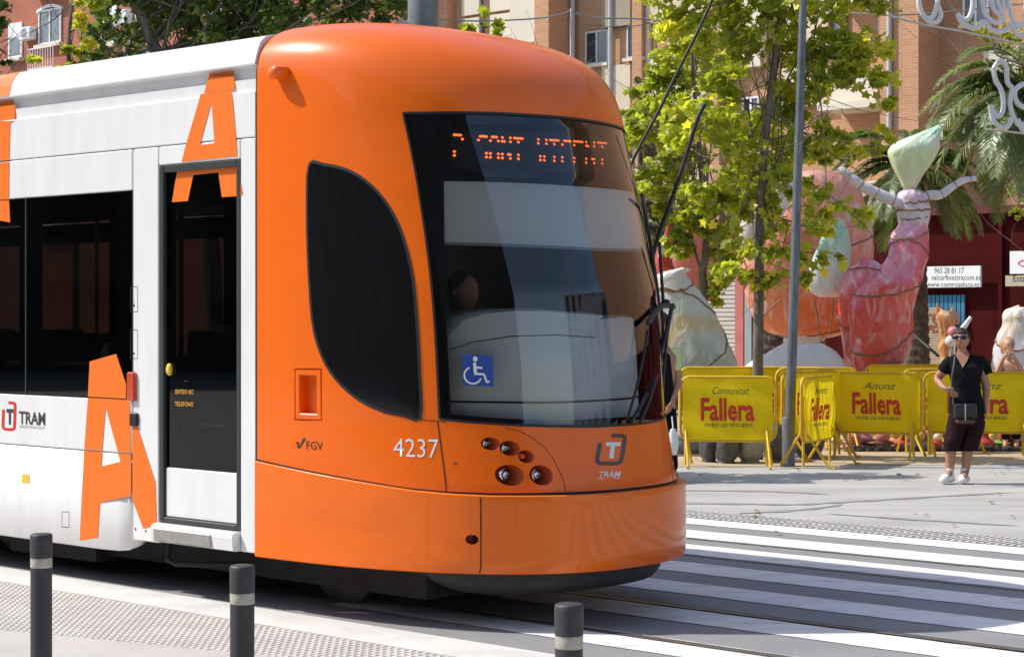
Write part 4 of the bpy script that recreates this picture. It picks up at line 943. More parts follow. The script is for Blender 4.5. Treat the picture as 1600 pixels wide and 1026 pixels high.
# ================================================================== TREES
def leafpts(r):      # five-lobed plane leaf, in its own plane
    out = []
    for k in range(10):
        q = 2*math.pi*k/10+.3; rr = r*(1.0 if k % 2 == 0 else .58); out.append((rr*math.cos(q), rr*math.sin(q)))
    return out
def crown_mesh(name, centers, n, size, m, parent, lobes=True, droop=.3, yellow=.5, holes=0):
    V = []; Fc = []; var = []
    lp = leafpts(1.0) if lobes else [(1, 0), (.3, .42), (-.8, .22), (-.8, -.22), (.3, -.42)]
    k = len(lp); tot = sum(c[1]**2 for c in centers)
    for c, r in centers:
        cnt = int(n*r*r/tot); base = random.random()
        # sub-clumps give light and dark masses and gaps
        subs = []
        for _ in range(max(3, int(cnt/26))):
            d = Vector((random.gauss(0, 1), random.gauss(0, 1), random.gauss(0, 1))).normalized()*r*(random.random()**.38)
            subs.append((Vector(c)+Vector((d.x, d.y, d.z*.85)), random.random()))
        for i in range(cnt):
            sc, sv = random.choice(subs); p = sc+Vector((random.gauss(0, 1), random.gauss(0, 1), random.gauss(0, .7)))*r*.16
            s = size*random.uniform(.55, 1.25)
            nrm = Vector((random.gauss(-.2, .7), random.gauss(0, .7), random.gauss(.75, .5))).normalized(); t1 = nrm.cross(Vector((random.random()-.5, random.random()-.5, random.random()-.5))).normalized(); t2 = nrm.cross(t1)
            o = len(V); cup = random.uniform(-.25, .1)
            V.append(tuple(p))
            for x, y in lp: V.append(tuple(p+t1*x*s+t2*y*s*.9+nrm*cup*s*(x*x+y*y)))
            for j in range(k): Fc.append((o, o+1+j, o+1+(j+1) % k))
            vv = min(1, max(0, .35*sv+.35*random.random()+.3*base*yellow+(.45 if random.random() < .05*yellow else 0))); var += [vv]*(k+1)
    me = bpy.data.meshes.new(name); me.from_pydata(V, [], Fc); me.update(); me.materials.append(m)
    at_ = me.attributes.new('var', 'FLOAT', 'POINT'); at_.data.foreach_set('value', var)
    o = bpy.data.objects.new(name, me); COL.objects.link(o); o.parent = parent; o['kind'] = 'stuff'; return o
LEAF = leafmat('plane_leaf', (.14, .18, .03), (.46, .48, .07), (.74, .60, .09), .55)
LEAFD = leafmat('dark_leaf', (.045, .07, .02), (.17, .23, .06), (.42, .36, .05), .45)
PALML = leafmat('palm_leaf', (.05, .08, .025), (.20, .26, .09), (.34, .36, .18), .3)
BARK = mat('bark', (.24, .20, .15), .9, col2=(.09, .075, .055), vscale=6, bump=.8, bscale=25, stretch=(1, 1, .3))
BARKP = mat('palm_bark', (.12, .085, .06), .95, col2=(.045, .03, .022), vscale=9, bump=1.0, bscale=14)
def branch(mb, p, d, L, r, depth, tips, spread=.55):
    pts = [p]; dd = d.copy(); n = 5
    for i in range(n):
        dd = (dd+Vector((random.gauss(0, .12), random.gauss(0, .12), random.gauss(.04, .08)))).normalized(); pts.append(pts[-1]+dd*L/n)
    mb.tube(pts, [r*(1-.65*i/n) for i in range(n+1)], 7 if r > .03 else 5)
    tips.append(pts[-1])
    if depth > 0:
        for k in range(3 if depth > 1 else 2):
            i = random.randint(2, n); a = Vector((random.gauss(0, 1), random.gauss(0, 1), random.gauss(.25, .4))).normalized(); branch(mb, pts[i], (dd*(1-spread)+a*spread).normalized(), L*random.uniform(.5, .75), r*.45, depth-1, tips)
def tree(name, label, loc, trunk, blobs, n, size, m, lobes=True, yellow=.5, nbr=8, group=None, r0=.06, barkm=BARK, leaves=0, depth=2):
    t = thing(name, label, 'tree', loc, 0, group)
    mb = MB(); tips = []; pts = [Vector(p) for p in trunk]; k = len(pts)
    sp = [Vector(q) for q in smoothpoly([tuple(p) for p in pts], 4, False)]; n_ = len(sp)
    mb.tube(sp, [r0*(1.15-.8*i/(n_-1)) for i in range(n_)], 12); mb.build('trunk', barkm, t)
    mb = MB()
    for i in range(nbr):
        c, r = random.choice(blobs); f = random.uniform(.35, .95); p = sp[int(f*(n_-1))]; tg = Vector(c)+Vector((random.gauss(0, 1), random.gauss(0, 1), random.gauss(0, 1)))*r*.4; d = tg-p
        branch(mb, p, (d.normalized()+Vector((0, 0, .2))).normalized(), d.length*.8, r0*.24, depth, tips)
    tag(mb.build('limbs', barkm, t), kind='stuff')
    crown_mesh('crown', blobs, n, size, m, t, lobes, yellow=yellow)
    if leaves:
        lm = []
        for q in range(4):
            me = bpy.data.meshes.new('leaf'); lp = leafpts(1.0); cup = random.uniform(-.25, .15)
            me.from_pydata([(0, 0, 0)]+[(x, y*.9, cup*(x*x+y*y)) for x, y in lp], [], [(0, 1+j, 1+(j+1) % 10) for j in range(10)]); me.materials.append(m)
            a_ = me.attributes.new('var', 'FLOAT', 'POINT'); a_.data.foreach_set('value', [(.35, .6, .75, .95)[q]]*11); lm.append(me)
        for i in range(leaves):
            c, r = random.choice(blobs); d = Vector((random.gauss(0, 1), -abs(random.gauss(0, 1)), random.gauss(0, 1))).normalized()*r*random.uniform(.75, 1.05)
            o = bpy.data.objects.new('leaf', random.choice(lm)); COL.objects.link(o); o.parent = t; o.location = Vector(c)+d; s = size*random.uniform(.9, 1.3); o.scale = (s, s, s)
            o.rotation_euler = (random.gauss(.9, .5), random.gauss(0, .5), random.uniform(0, 6.28))
    return t
def loc_blobs(Y, base, lst):      # (px x, px y, px radius, extra depth)
    out = []
    for x, y, r, dy in lst:
        p = at(x, y, Y+dy); out.append((tuple(p-Vector(base)), r*(Y+dy)/FPX))
    return out
Y = 23.0; base = at(1183, 490, Y); base.z = 0
tk = [at(x, y, Y)-base for x, y in ((1183, 718), (1184, 590), (1186, 440), (1188, 330), (1196, 220), (1208, 110), (1222, 10), (1236, -90), (1240, -180))]; tk[0].z = 0
tree('plane_tree', 'young plane tree with slim trunk and yellow-green leaves, standing left of the grey pole', base, tk,
     loc_blobs(Y, base, [(1180, 30, 62, 0), (1120, 60, 60, .3), (1060, 60, 55, 0), (1240, 110, 60, .3), (1300, 130, 58, 0), (1335, 60, 55, -.2), (1370, 100, 42, 0), (1130, 150, 60, -.4), (1080, 200, 55, 0), (1200, 190, 55, .4), (1270, 210, 48, 0),
       (1150, 250, 50, 0), (1230, 290, 40, 0), (1110, 310, 50, .3), (1290, 330, 42, -.3), (1340, 340, 25, 0), (1180, 350, 45, 0), (1230, 390, 38, -.2), (1150, 410, 40, 0), (1200, 440, 30, 0), (1270, 430, 25, .1), (1310, 235, 36, 0), (1250, -20, 70, 0), (1340, -20, 60, 0), (1150, -40, 70, 0), (1060, -20, 60, 0), (1200, -110, 80, 0), (1300, -110, 70, 0), (1385, 150, 28, 0), (1375, 220, 22, 0), (1300, 410, 22, 0)]),
     9500, .070, LEAF, yellow=1.3, nbr=20, leaves=260, r0=.062)
Y = 26.5; base = at(1098, 490, Y); base.z = 0
tk = [at(x, y, Y)-base for x, y in ((1098, 700), (1098, 560), (1099, 450), (1097, 425), (1103, 390), (1098, 300), (1090, 200), (1080, 80))]; tk[0].z = 0
tree('plane_tree', 'plane tree with low forked crown behind the tram windscreen, left of the slim-trunked one', base, tk,
     loc_blobs(Y, base, [(1040, 170, 50, 0), (1000, 215, 38, 0), (1060, 250, 50, .3), (1020, 300, 40, 0), (1080, 330, 45, 0), (1120, 370, 38, 0), (1060, 385, 30, 0), (1130, 430, 36, 0), (1110, 465, 20, 0), (1030, 110, 35, 0), (1000, 165, 30, .3), (1150, 200, 50, .5), (1170, 290, 50, .5), (1230, 240, 45, .5), (1090, 100, 50, .5)]), 7000, .068, LEAF, yellow=.9, nbr=14, r0=.07)
Y = 34; base = at(330, 490, Y); base.z = 0
tk = [at(x, y, Y)-base for x, y in ((330, 690), (335, 500), (320, 300), (262, 120), (235, 60), (210, 0), (190, -60))]; tk[0].z = 0
tree('broadleaf_tree', 'large dark green tree rising behind the tram roof', base, tk,
     loc_blobs(Y, base, [(150, 60, 40, 0), (200, 20, 60, 0), (190, 90, 50, 0), (270, 40, 60, .5), (330, 10, 60, 0), (390, 40, 60, .4), (450, 15, 60, 0), (520, 20, 60, 0), (580, 20, 50, 0), (612, -5, 34, 0), (300, -60, 90, 0), (430, -70, 90, 0), (550, -60, 80, 0), (180, -60, 70, 0), (330, 90, 70, 0), (450, 80, 70, .5), (560, 70, 60, 0), (250, 110, 60, 0), (250, 0, 50, 1), (360, 60, 60, 1.5), (480, 50, 60, 1.5), (420, 0, 50, 1.5)]), 11500, .078, LEAFD, yellow=.7, nbr=26, r0=.16)
Y = 31; base = at(116, 490, Y); base.z = 0
tk = [at(x, y, Y)-base for x, y in ((116, 690), (118, 400), (112, 200), (108, 60), (120, -40))]; tk[0].z = 0
tree('yellowing_tree', 'thin tree with yellowing leaves in front of the red brick block', base, tk, loc_blobs(Y, base, [(118, 30, 22, 0), (110, 75, 20, 0), (135, 60, 24, 0), (130, 0, 25, 0), (52, 95, 14, 0), (100, 110, 20, 0), (120, 130, 30, 0), (150, 110, 26, 0), (80, 118, 16, 0), (120, -40, 25, 0)]), 1100, .07, LEAF, yellow=1.5, nbr=8, r0=.06)
Y = 30; base = at(-25, 490, Y); base.z = 0
tk = [at(x, y, Y)-base for x, y in ((-25, 690), (-28, 300), (-20, 100), (-25, -60))]; tk[0].z = 0
tree('broadleaf_tree', 'dark tree cut by the left edge of the picture', base, tk, loc_blobs(Y, base, [(-15, 20, 30, 0), (-12, 75, 24, 0), (-35, 40, 40, 0), (-20, 120, 26, 0), (-25, -30, 50, 0), (10, 100, 10, 0)]), 1300, .07, LEAFD, yellow=.2, nbr=8, r0=.09)
Y = 20.9; base = at(752, 490, Y); base.z = 0
tk = [at(x, y, Y)-base for x, y in ((752, 735), (752, 300), (750, 120), (754, 40))]; tk[0].z = 0
tree('sapling', 'light green tree whose very top shows over the orange tram roof', base, tk, loc_blobs(Y, base, [(738, 40, 18, 0), (765, 45, 20, 0), (752, 25, 13, 0), (752, 90, 30, 0), (752, 150, 60, 0), (785, 55, 12, 0), (690, 190, 60, 0), (820, 170, 70, 0), (760, 250, 70, -.3), (860, 240, 60, .2), (640, 260, 60, 0), (900, 290, 50, 0), (700, 300, 60, .3)]), 2600, .07, LEAF, yellow=.6, nbr=6, r0=.07)
Y = 33.5
base = at(1005, 490, Y); base.z = 0
tk = [at(x, y, Y)-base for x, y in ((1005, 670), (1005, 400), (1000, 250), (1003, 160))]; tk[0].z = 0
tree('flowering_tree', 'tree with dull mauve-green foliage beside the tram windscreen edge', base, tk, loc_blobs(Y, base, [(1000, 140, 22, 0), (985, 170, 22, 0), (1020, 170, 26, 0), (1000, 220, 35, 0), (1030, 260, 40, 0), (1010, 320, 40, 0), (1040, 350, 36, 0)]), 1500, .06, leafmat('mauve_leaf', (.05, .07, .03), (.17, .17, .10), (.26, .20, .28), .3), yellow=1.2, nbr=8, r0=.07)
Y = 36; base = at(1590, 490, Y); base.z = 0
tk = [at(x, y, Y)-base for x, y in ((1625, 660), (1622, 500), (1610, 330), (1600, 250))]; tk[0].z = 0
tree('broadleaf_tree', 'bright green shrub-like tree at the right edge below the palm fronds', base, tk, loc_blobs(Y, base, [(1600, 300, 22, 0), (1590, 330, 14, 0), (1615, 330, 24, 0), (1595, 270, 20, 0), (1570, 60, 26, 3), (1530, 40, 24, 3), (1590, 120, 22, 3), (1610, 60, 40, 3)]), 1500, .06, LEAF, lobes=False, yellow=.3, nbr=6, r0=.07)
Y = 20.6; base = at(520, 490, Y); base.z = 0
tk = [at(x, y, Y)-base for x, y in ((520, 740), (521, 500), (518, 300), (522, 140))]; tk[0].z = 0
tree('sapling', 'street tree hidden behind the tram whose shade falls on the plaza', base, tk, loc_blobs(Y, base, [(520, 150, 60, 0), (470, 200, 60, 0), (580, 200, 65, 0), (530, 260, 70, 0), (600, 290, 50, 0), (450, 290, 55, .2)]), 1800, .07, LEAF, yellow=.6, nbr=6, r0=.07)
# ---- palms
def palm(label, bx, Y, ctop, n, L, group=None, seed=1, extra=(), rk=.2, az=None):
    rnd = random.Random(seed); base = at(bx, 490, Y); base.z = 0
    t = thing('palm_tree', label, 'palm tree', base, 0, group)
    top = at(ctop[0], ctop[1], Y)-base
    mb = MB(); k = int(top.z/.16); pts = []; rr = []
    for i in range(k+1):
        f = i/k; pts += [Vector((top.x*f, 0, top.z*f)), Vector((top.x*(f+.4/k), 0, top.z*(f+.4/k)))]; rr += [rk*1.12*(1-.15*f), rk*(1-.15*f)]
    mb.tube(pts, rr, 14, smooth=False); mb.build('trunk', BARKP, t)
    dirs = [(az[i % len(az)] if az else rnd.uniform(0, 2*math.pi), rnd.uniform(-.25, 1.25), rnd.uniform(.8, 1.1)*L) for i in range(n)]+list(extra)
    for a_, el, ll in dirs:
        V = []; Fc = []; var = []; p = top.copy(); d = Vector((math.cos(a_)*math.cos(el), math.sin(a_)*math.cos(el), math.sin(el))); N = 34; prev = p; mb2 = MB(); spine = [p.copy()]
        for i in range(N):
            d = (d+Vector((0, 0, -.055-.02*i/N))).normalized(); p = p+d*ll/N; spine.append(p.copy())
        base_v = rnd.random()*.6
        for i in range(3, N):
            f = i/N; q = spine[i]; tg = (spine[i+1]-spine[i]).normalized(); sd = tg.cross(Vector((0, 0, 1))); sd = sd.normalized() if sd.length > .1 else Vector((1, 0, 0)); upv = sd.cross(tg)
            ln = ll*.20*math.sin(math.pi*min(1, .18+f*.80))**.7
            for sg_ in (-1, 1):
                for sub in (0, .5):
                    q2 = q+tg*ll/N*sub; dr = (sd*sg_*.8+tg*.65+upv*rnd.uniform(-.05, .35)).normalized(); tip = q2+dr*ln+Vector((0, 0, -ln*.28*rnd.uniform(.6, 1.5))); md = q2+dr*ln*.5
                    wv = .013; o = len(V); V += [tuple(q2-tg*wv), tuple(q2+tg*wv), tuple(md+tg*wv), tuple(tip), tuple(md-tg*wv)]; Fc.append((o, o+1, o+2, o+3, o+4)); var += [min(1, base_v+rnd.random()*.4)]*5
        me = bpy.data.meshes.new('frond'); me.from_pydata(V, [], Fc); me.update(); me.materials.append(PALML); a2 = me.attributes.new('var', 'FLOAT', 'POINT'); a2.data.foreach_set('value', var)
        o = bpy.data.objects.new('frond', me); COL.objects.link(o); o.parent = t
        mb2.tube([spine[i] for i in range(0, N, 3)], [.022*(1-.8*i/N) for i in range(0, N, 3)], 5); mb2.build('rachis', mat('palm_rachis', (.22, .20, .09), .7), o)
    return t
palm('palm tree whose grey-green fronds arch left above the dark red shop', 1650, 30.5, (1632, 165), 52, 2.25, seed=3, extra=((3.2, .75, 2.3), (3.4, .35, 2.1), (3.0, .1, 1.9), (3.7, -.1, 1.8), (3.5, -.3, 1.9), (4.0, .2, 1.9), (3.3, 1.0, 2.2), (4.3, -.2, 1.7)))
palm('palm tree with fronds fanning out behind the figure with the tied bag head', 1436, 31.5, (1425, 262), 34, 1.7, seed=8, extra=((2.9, 1.1, 1.6), (3.3, .9, 1.5), (3.1, .4, 1.4), (0.3, 1.3, 1.5)))
palm('palm tree hidden low behind the orange wrapped monument', 1205, 34, (1215, 330), 20, 1.7, seed=5)
palm('palm tree with pale fronds near the tram windscreen', 1060, 35, (1055, 330), 16, 1.5, seed=15)
# ================================================================== STREET FURNITURE
BOLL = mat('bollard_graphite', (.045, .045, .047), .55, var=.15, vscale=14)
BAND = mat('bollard_band', (.55, .52, .44), .45, metal=.35, var=.25, vscale=30)
def bollard():
    t = thing('bollard', '', 'bollard', (0, 0, 0), 0, 'bollards along the near pavement edge')
    mb = MB(); R = .0485
    mb.lathe([(R, 0), (R, .595)], 32, caps=False); mb.lathe([(R+.0012, .642), (R+.0018, .72), (R+.0018, .742), (R-.002, .748), (R-.008, .750), (.001, .7505)], 32, caps=False); mb.build('post', BOLL, t)
    mb = MB(); mb.lathe([(R-.001, .596), (R+.0005, .600), (R+.0005, .636), (R-.001, .641)], 32, caps=False); mb.build('reflective_band', BAND, t)
    mb = MB(); mb.lathe([(.085, .0), (.085, .014), (.07, .022), (R, .024)], 28, caps=False); mb.build('base_plate', BOLL, t)
    return t
bp = bollard()
for i, (x, s, lab) in enumerate(((64.5, 343, 'dark bollard before the white tram skirt with the large A, leftmost of three'), (378.5, 392, 'dark bollard before the door end of the orange bumper, middle of three'), (889, 452, 'dark bollard showing only its top below the orange bumper, rightmost of three'))):
    o = bp if i == 0 else copy_tree(bp); o.location = ((x-800)/s, FPX/s, 0); o['label'] = lab
GALV = mat('galvanised_steel', (.20, .225, .245), .5, metal=.35, var=.5, vscale=5, stretch=(3, 3, .8), varlo=.3, varhi=.7)
p0 = at(1232, 729, 22.0); p0.z = 0
t = thing('light_pole', 'slim leaning grey steel pole between the yellow barriers', 'pole', p0)
mb = MB(); top = at(1255, 0, 22.0)-p0; mb.tube([(0, 0, 0), tuple(top*.5), tuple(top), tuple(top*1.6)], [.062, .052, .045, .04], 16); mb.build('shaft', GALV, t)
mb = MB(); mb.lathe([(.075, 0), (.075, .55), (.066, .57)], 16, (0, 0, 0)); mb.build('sleeve', GALV, t)
p0 = at(661, 490, 24.0); p0.z = 0
t = thing('catenary_mast', 'thick grey steel mast whose lower part is hidden by the tram roof', 'mast', p0)
mb = MB(); mb.lathe([(.21, 0), (.20, 3), (.182, 8)], 28, caps=True); mb.build('shaft', mat('mast_grey', (.22, .24, .25), .5, metal=.3, var=.3, vscale=3), t)
mb = MB(); mb.lathe([(.26, 0), (.26, .05), (.22, .3)], 20); mb.build('foot', MATS['mast_grey'], t)

# small metal pipe mast and wires in front of the facade
p0 = at(893, 490, 40); p0.z = 0
t = thing('wire_post', 'thin metal post carrying wires in front of the brick facade', 'post', p0)
mb = MB(); mb.tube([(0, 0, 0), (0, 0, 1.75+(490-14)*40/FPX)], .035, 8); mb.build('shaft', PIPE, t)
WIREM = mat('wire_grey', (.20, .20, .20), .6)
def wire(name, label, pts, r, m, smooth=6, cat='cable', group=None, c=True):
    P_ = smoothpoly([tuple(at(*p)) for p in pts], smooth, False); mb = MB(); o = Vector(P_[0]); mb.tube([Vector(p)-o for p in P_], r, 6); ob = mb.build(name, m); ob.location = o; tag(ob, label, cat, group); return ob
wire('wire', 'pale wires sagging across the brick facade above the tram nose', [(640, 20, 39), (690, 31, 39.5), (760, 33, 40), (850, 28, 40), (893, 17, 40)], .018, WIREM)
wire('wire', 'wire running from the thin post across the beige wall into the foliage', [(893, 17, 40), (930, 28, 40), (1000, 30, 40), (1080, 38, 40), (1200, 42, 38), (1300, 20, 36)], .018, WIREM)
wire('drooping_cable', 'long thick black cable slanting from the top of the picture down to the tram windscreen', [(1120, -30, 13.6), (1112, 2, 13.6), (1090, 50, 13.6), (1060, 110, 13.6), (1030, 172, 13.6), (1000, 228, 13.6), (985, 262, 13.6), (970, 320, 13.6)], .0125, BLACK)
wire('drooping_cable', 'shorter curved black cable ending in mid-air in the foliage beside the windscreen', [(1101, 163, 12.4), (1088, 192, 12.4), (1072, 245, 12.4), (1052, 305, 12.4), (1030, 365, 12.4), (1018, 410, 12.4), (1010, 470, 12.4)], [.016]*37, BLACK)
# ---- barriers
def barrier(w_=1.3, h=1.02, banner=True, bx=(0, 1), text='Fallera', top='Anunz', feet=True, loop=True):
    t = thing('barrier', '', 'barrier', (0, 0, 0), 0, 'yellow crowd barriers around the monuments')
    R = .019; zb = .30; r = .11; f = []
    for cx, cz, a0 in ((r, zb+r, 180), (w_-r, zb+r, 270), (w_-r, h-r, 0), (r, h-r, 90)):
        for k in range(5): q = math.radians(a0+k*22.5); f.append((cx+r*math.cos(q), 0, cz+r*math.sin(q)))
    mb = MB(); mb.tube(f+[f[0]], R, 8, False); mb.build('frame', YBAR, t)
    n = 9
    for i in range(1, n): 
        x = w_*i/n; mb = MB(); mb.tube([(x, 0, zb), (x, 0, h)], .008, 5); mb.build('bar', YBAR, t)
    if feet:
        for x in (.06, w_-.10):
            mb = MB(); mb.tube([(x, 0, h-.2), (x, 0, .02)], .017, 8); mb.tube([(x, -.02, .42), (x+.05, -.30, .015), (x+.05, -.36, .012)], .016, 6); mb.tube([(x, .02, .42), (x+.05, .30, .015)], .016, 6); mb.build('foot', YBAR, t)
    if banner:
        x0, x1, z0, z1 = bx[0]*w_+.035, bx[1]*w_-.035, zb+.01, h-.01; nx_, nz = 24, 16
        def sf(u, v): return (x0+(x1-x0)*u, -.030-.016*math.sin(u*7+v*3)*math.sin(math.pi*u)-.012*math.sin(9*v+u*4), z0+(z1-z0)*v)
        mb = MB(); rings = [[sf(i/nx_, j/nz) for i in range(nx_+1)] for j in range(nz+1)]; mb.ring(rings, False, True, False)
        bn = mb.build('banner', YBAN, t)
        def put(txt, u0, u1, v0, v1, m, bold=.0, shear=0, name='lettering'):
            vs, fs = textmesh(txt, 1, bold, shear); P_ = fit(vs, u0, u1, v0, v1); mb = MB(); mb.add([(lambda q: (q[0], q[1]-.005, q[2]))(sf(u, v)) for u, v in P_], fs); mb.build(name, m, bn)
        put(text, .20, .80, .30, .68, BANR, .028, 0, 'title'); put(top, .33, .74, .74, .86, BANG, .0, .35, 'script_line'); put('VIVEIX LES FOGUERES', .24, .78, .21, .265, BANG, .01, 0, 'small_print')
    return t
def setb(o, x, Y, rz, label): 
    p = at(x, 490, Y); o.location = (p.x, p.y, 0.008 if Y > 21.8 else .004); o.rotation_euler = (0, 0, math.radians(rz)); o['label'] = label
B1 = barrier(1.08, 1.02, top='Comunitat'); setb(B1, 1063, 21.95, -9, 'yellow Fallera barrier with green script line in front of the grey sacks, nearest the tram')
B2_ = barrier(1.0, 1.02, top='Anem'); setb(B2_, 1252, 21.6, 60, 'yellow Fallera barrier turned edge-on just right of the grey pole')
B3 = barrier(1.10, 1.02, top='Anunz'); setb(B3, 1304, 23.6, -30, 'bright yellow Fallera barrier facing the street in the middle of the row')
B4 = barrier(1.28, 1.02, top='Anunz'); setb(B4, 1444, 23.5, -8, 'yellow Fallera barrier behind the woman in black')
plain = [(1062, 24.9, 0, 'yellow barrier in the back row, above the nearest banner'), (1213, 24.6, 2, 'yellow barrier in the back row, behind the grey pole'), (1222, 22.9, 40, 'yellow barrier folded against the edge-on one behind the grey pole'), (1352, 26.0, -3, 'yellow barrier in the back row, behind the middle banner'), (1410, 23.9, 20, 'narrow yellow barrier filling the gap right of the middle banner'), (1455, 26.4, -1, 'yellow barrier in the back row, behind the woman in black'), (1165, 24.9, 3, 'yellow barrier in the back row between the sacks and the grey pole')]
pb = barrier(1.05, 1.04, True, text='Fallera', top='Amunt')
for i, (x, Y, rz, lab) in enumerate(plain):
    o = pb if i == 0 else copy_tree(pb); setb(o, x, Y, rz, lab)
# ---- sacks
SACKM = mat('sack_grey', (.085, .09, .10), .45, var=.4, vscale=8, bump=1.0, bscale=14)
SACKL = mat('sack_pale', (.30, .32, .31), .6, var=.25, vscale=6, bump=.8, bscale=14)
def lump(name, label, cat, x, y, Y, w_, h_, m, d=.18, seed=0, group=None, flat=.75, twist=0.0, tie=False):
    p = at(x, 490, Y); p.z = .008; mb = MB(); n = 22; rings = []
    for j in range(15):
        f = j/14; z = f*h_; k = (1-abs(2*f-1)**4)**.5*(1 if not tie or f < .8 else 1-(f-.8)*3.6)
        k = max(.12, k) if j not in (0,) else .8; rg = []
        for i in range(n):
            q = 2*math.pi*i/n; s = 1+.16*noise.noise(Vector((math.cos(q)*1.4+seed*7, math.sin(q)*1.4, f*2.5)))+.06*noise.noise(Vector((math.cos(q)*5+seed*3, math.sin(q)*5, f*9)))
            rg.append((math.cos(q)*w_/2*k*s+twist*f, math.sin(q)*d*k*s, z))
        rings.append(rg)
    mb.ring(rings); o = mb.build(name, m); o.location = p; return tag(o, label, cat, group)
lump('sandbag', 'dark grey full sack standing under the nearest banner, leftmost of the sacks', 'sack', 1108, 0, 22.6, .22, .42, SACKM, .12, 1)
lump('sandbag', 'dark grey sack leaning beside the pale one under the nearest banner', 'sack', 1134, 0, 22.4, .27, .42, SACKM, .13, 2, twist=.06)
lump('sandbag', 'pale grey sack under the right part of the nearest banner', 'sack', 1172, 0, 22.5, .31, .42, SACKL, .14, 3)
lump('rubbish_bag', 'black bag behind the foot of the grey pole, left side', 'sack', 1211, 0, 22.7, .28, .46, SACKM, .18, 4)
lump('rubbish_bag', 'black bag between the grey pole and the edge-on barrier', 'sack', 1262, 0, 23.2, .42, .55, SACKM, .22, 5)
lump('rubbish_bag', 'low dark bundle behind the nearest barrier foot', 'sack', 1075, 0, 24.0, .5, .30, SACKL, .2, 6)
# ================================================================== WRAPPED MONUMENTS
def wrapmat(name, stops, scale=1.2, z0=0, z1=3, seed=0, rough=.28):
    m = bpy.data.materials.new(name); m.use_nodes = True; t = m.node_tree; b = t.nodes['Principled BSDF']; MATS[name] = m
    tc = nd(t, 'ShaderNodeTexCoord'); sp = nd(t, 'ShaderNodeSeparateXYZ'); t.links.new(tc.outputs['Object'], sp.inputs[0])
    n = nd(t, 'ShaderNodeTexNoise'); n.inputs['Scale'].default_value = scale; n.inputs['Detail'].default_value = 3; t.links.new(tc.outputs['Object'], n.inputs['Vector'])
    mr = nd(t, 'ShaderNodeMapRange'); mr.inputs[1].default_value = z0; mr.inputs[2].default_value = z1; t.links.new(sp.outputs[2], mr.inputs[0])
    mu = nd(t, 'ShaderNodeMath', operation='MULTIPLY_ADD'); mu.inputs[1].default_value = 1.1; mu.inputs[2].default_value = -.55; t.links.new(n.outputs[0], mu.inputs[0])
    ad = nd(t, 'ShaderNodeMath', operation='ADD'); t.links.new(mr.outputs[0], ad.inputs[0]); t.links.new(mu.outputs[0], ad.inputs[1])
    cr = nd(t, 'ShaderNodeValToRGB'); e = cr.color_ramp.elements; e[0].position = stops[0][0]; e[0].color = (*stops[0][1], 1); e[1].position = stops[-1][0]; e[1].color = (*stops[-1][1], 1)
    for p, c in stops[1:-1]: x = e.new(p); x.color = (*c, 1)
    t.links.new(ad.outputs[0], cr.inputs[0])
    # milky plastic folds
    w_ = nd(t, 'ShaderNodeTexNoise'); w_.inputs['Scale'].default_value = 5; w_.inputs['Detail'].default_value = 6; w_.inputs['Distortion'].default_value = 1.5
    mp = nd(t, 'ShaderNodeMapping'); mp.inputs['Scale'].default_value = (1, 1, .45); mp.inputs['Rotation'].default_value = (0, .5, 0); t.links.new(tc.outputs['Object'], mp.inputs[0]); t.links.new(mp.outputs[0], w_.inputs['Vector'])
    r3 = nd(t, 'ShaderNodeMapRange'); r3.inputs[1].default_value = .5; r3.inputs[2].default_value = .72; r3.inputs[4].default_value = .65; t.links.new(w_.outputs[0], r3.inputs[0])
    mx = nd(t, 'ShaderNodeMix', data_type='RGBA'); mx.inputs[7].default_value = (.78, .73, .72, 1); t.links.new(r3.outputs[0], mx.inputs[0]); t.links.new(cr.outputs[0], mx.inputs[6]); t.links.new(mx.outputs[2], b.inputs['Base Color'])
    b.inputs['Roughness'].default_value = rough; b.inputs['Coat Weight'].default_value = .3
    bp_ = nd(t, 'ShaderNodeBump'); bp_.inputs['Strength'].default_value = .7; bp_.inputs['Distance'].default_value = .06; t.links.new(w_.outputs[0], bp_.inputs['Height']); t.links.new(bp_.outputs[0], b.inputs['Normal'])
    return m
TAPE = mat('packing_tape', (.22, .13, .07), .4)
def loftpx(rows, Y, base, depth=.7, n=36, wr=.05, seed=0, sub=4, dmax=None):
    # rows: (y, x_left, x_right [, depth shift]) in the picture at distance Y
    R_ = smoothpoly([tuple(r if len(r) == 4 else (*r, 0)) for r in rows], sub, False); rings = []
    for y, xl, xr, ds in R_:
        c = at((xl+xr)/2, y, Y+ds)-base; w_ = abs(xr-xl)*Y/FPX/2; dd = w_*depth if dmax is None else min(w_*depth, dmax); rg = []
        for i in range(n):
            q = 2*math.pi*i/n; v = Vector((math.cos(q)*2.0+seed, math.sin(q)*2.0, c.z*1.6)); s = 1+wr*noise.noise(v)+wr*.7*noise.noise(v*3.1)
            rg.append(Vector((c.x+math.cos(q)*w_*s, c.y+math.sin(q)*dd*s, c.z+wr*.5*noise.noise(v*2))))
        rings.append(rg)
    return rings
def strap(rings, j, r=.012, tilt=0.0, amp=0):
    n = len(rings[0]); pts = []
    for i in range(n+1):
        jj = min(len(rings)-1, max(0, j+tilt*math.sin(2*math.pi*i/n)+tilt*.5*math.cos(2*math.pi*i/n))); k = int(jj); f = jj-k; k2 = min(len(rings)-1, k+1)
        p = Vector(rings[k][i % n])*(1-f)+Vector(rings[k2][i % n])*f; c = (sum((Vector(x) for x in rings[k]), Vector())/n); pts.append(p+(p-c).normalized()*.004)
    return pts
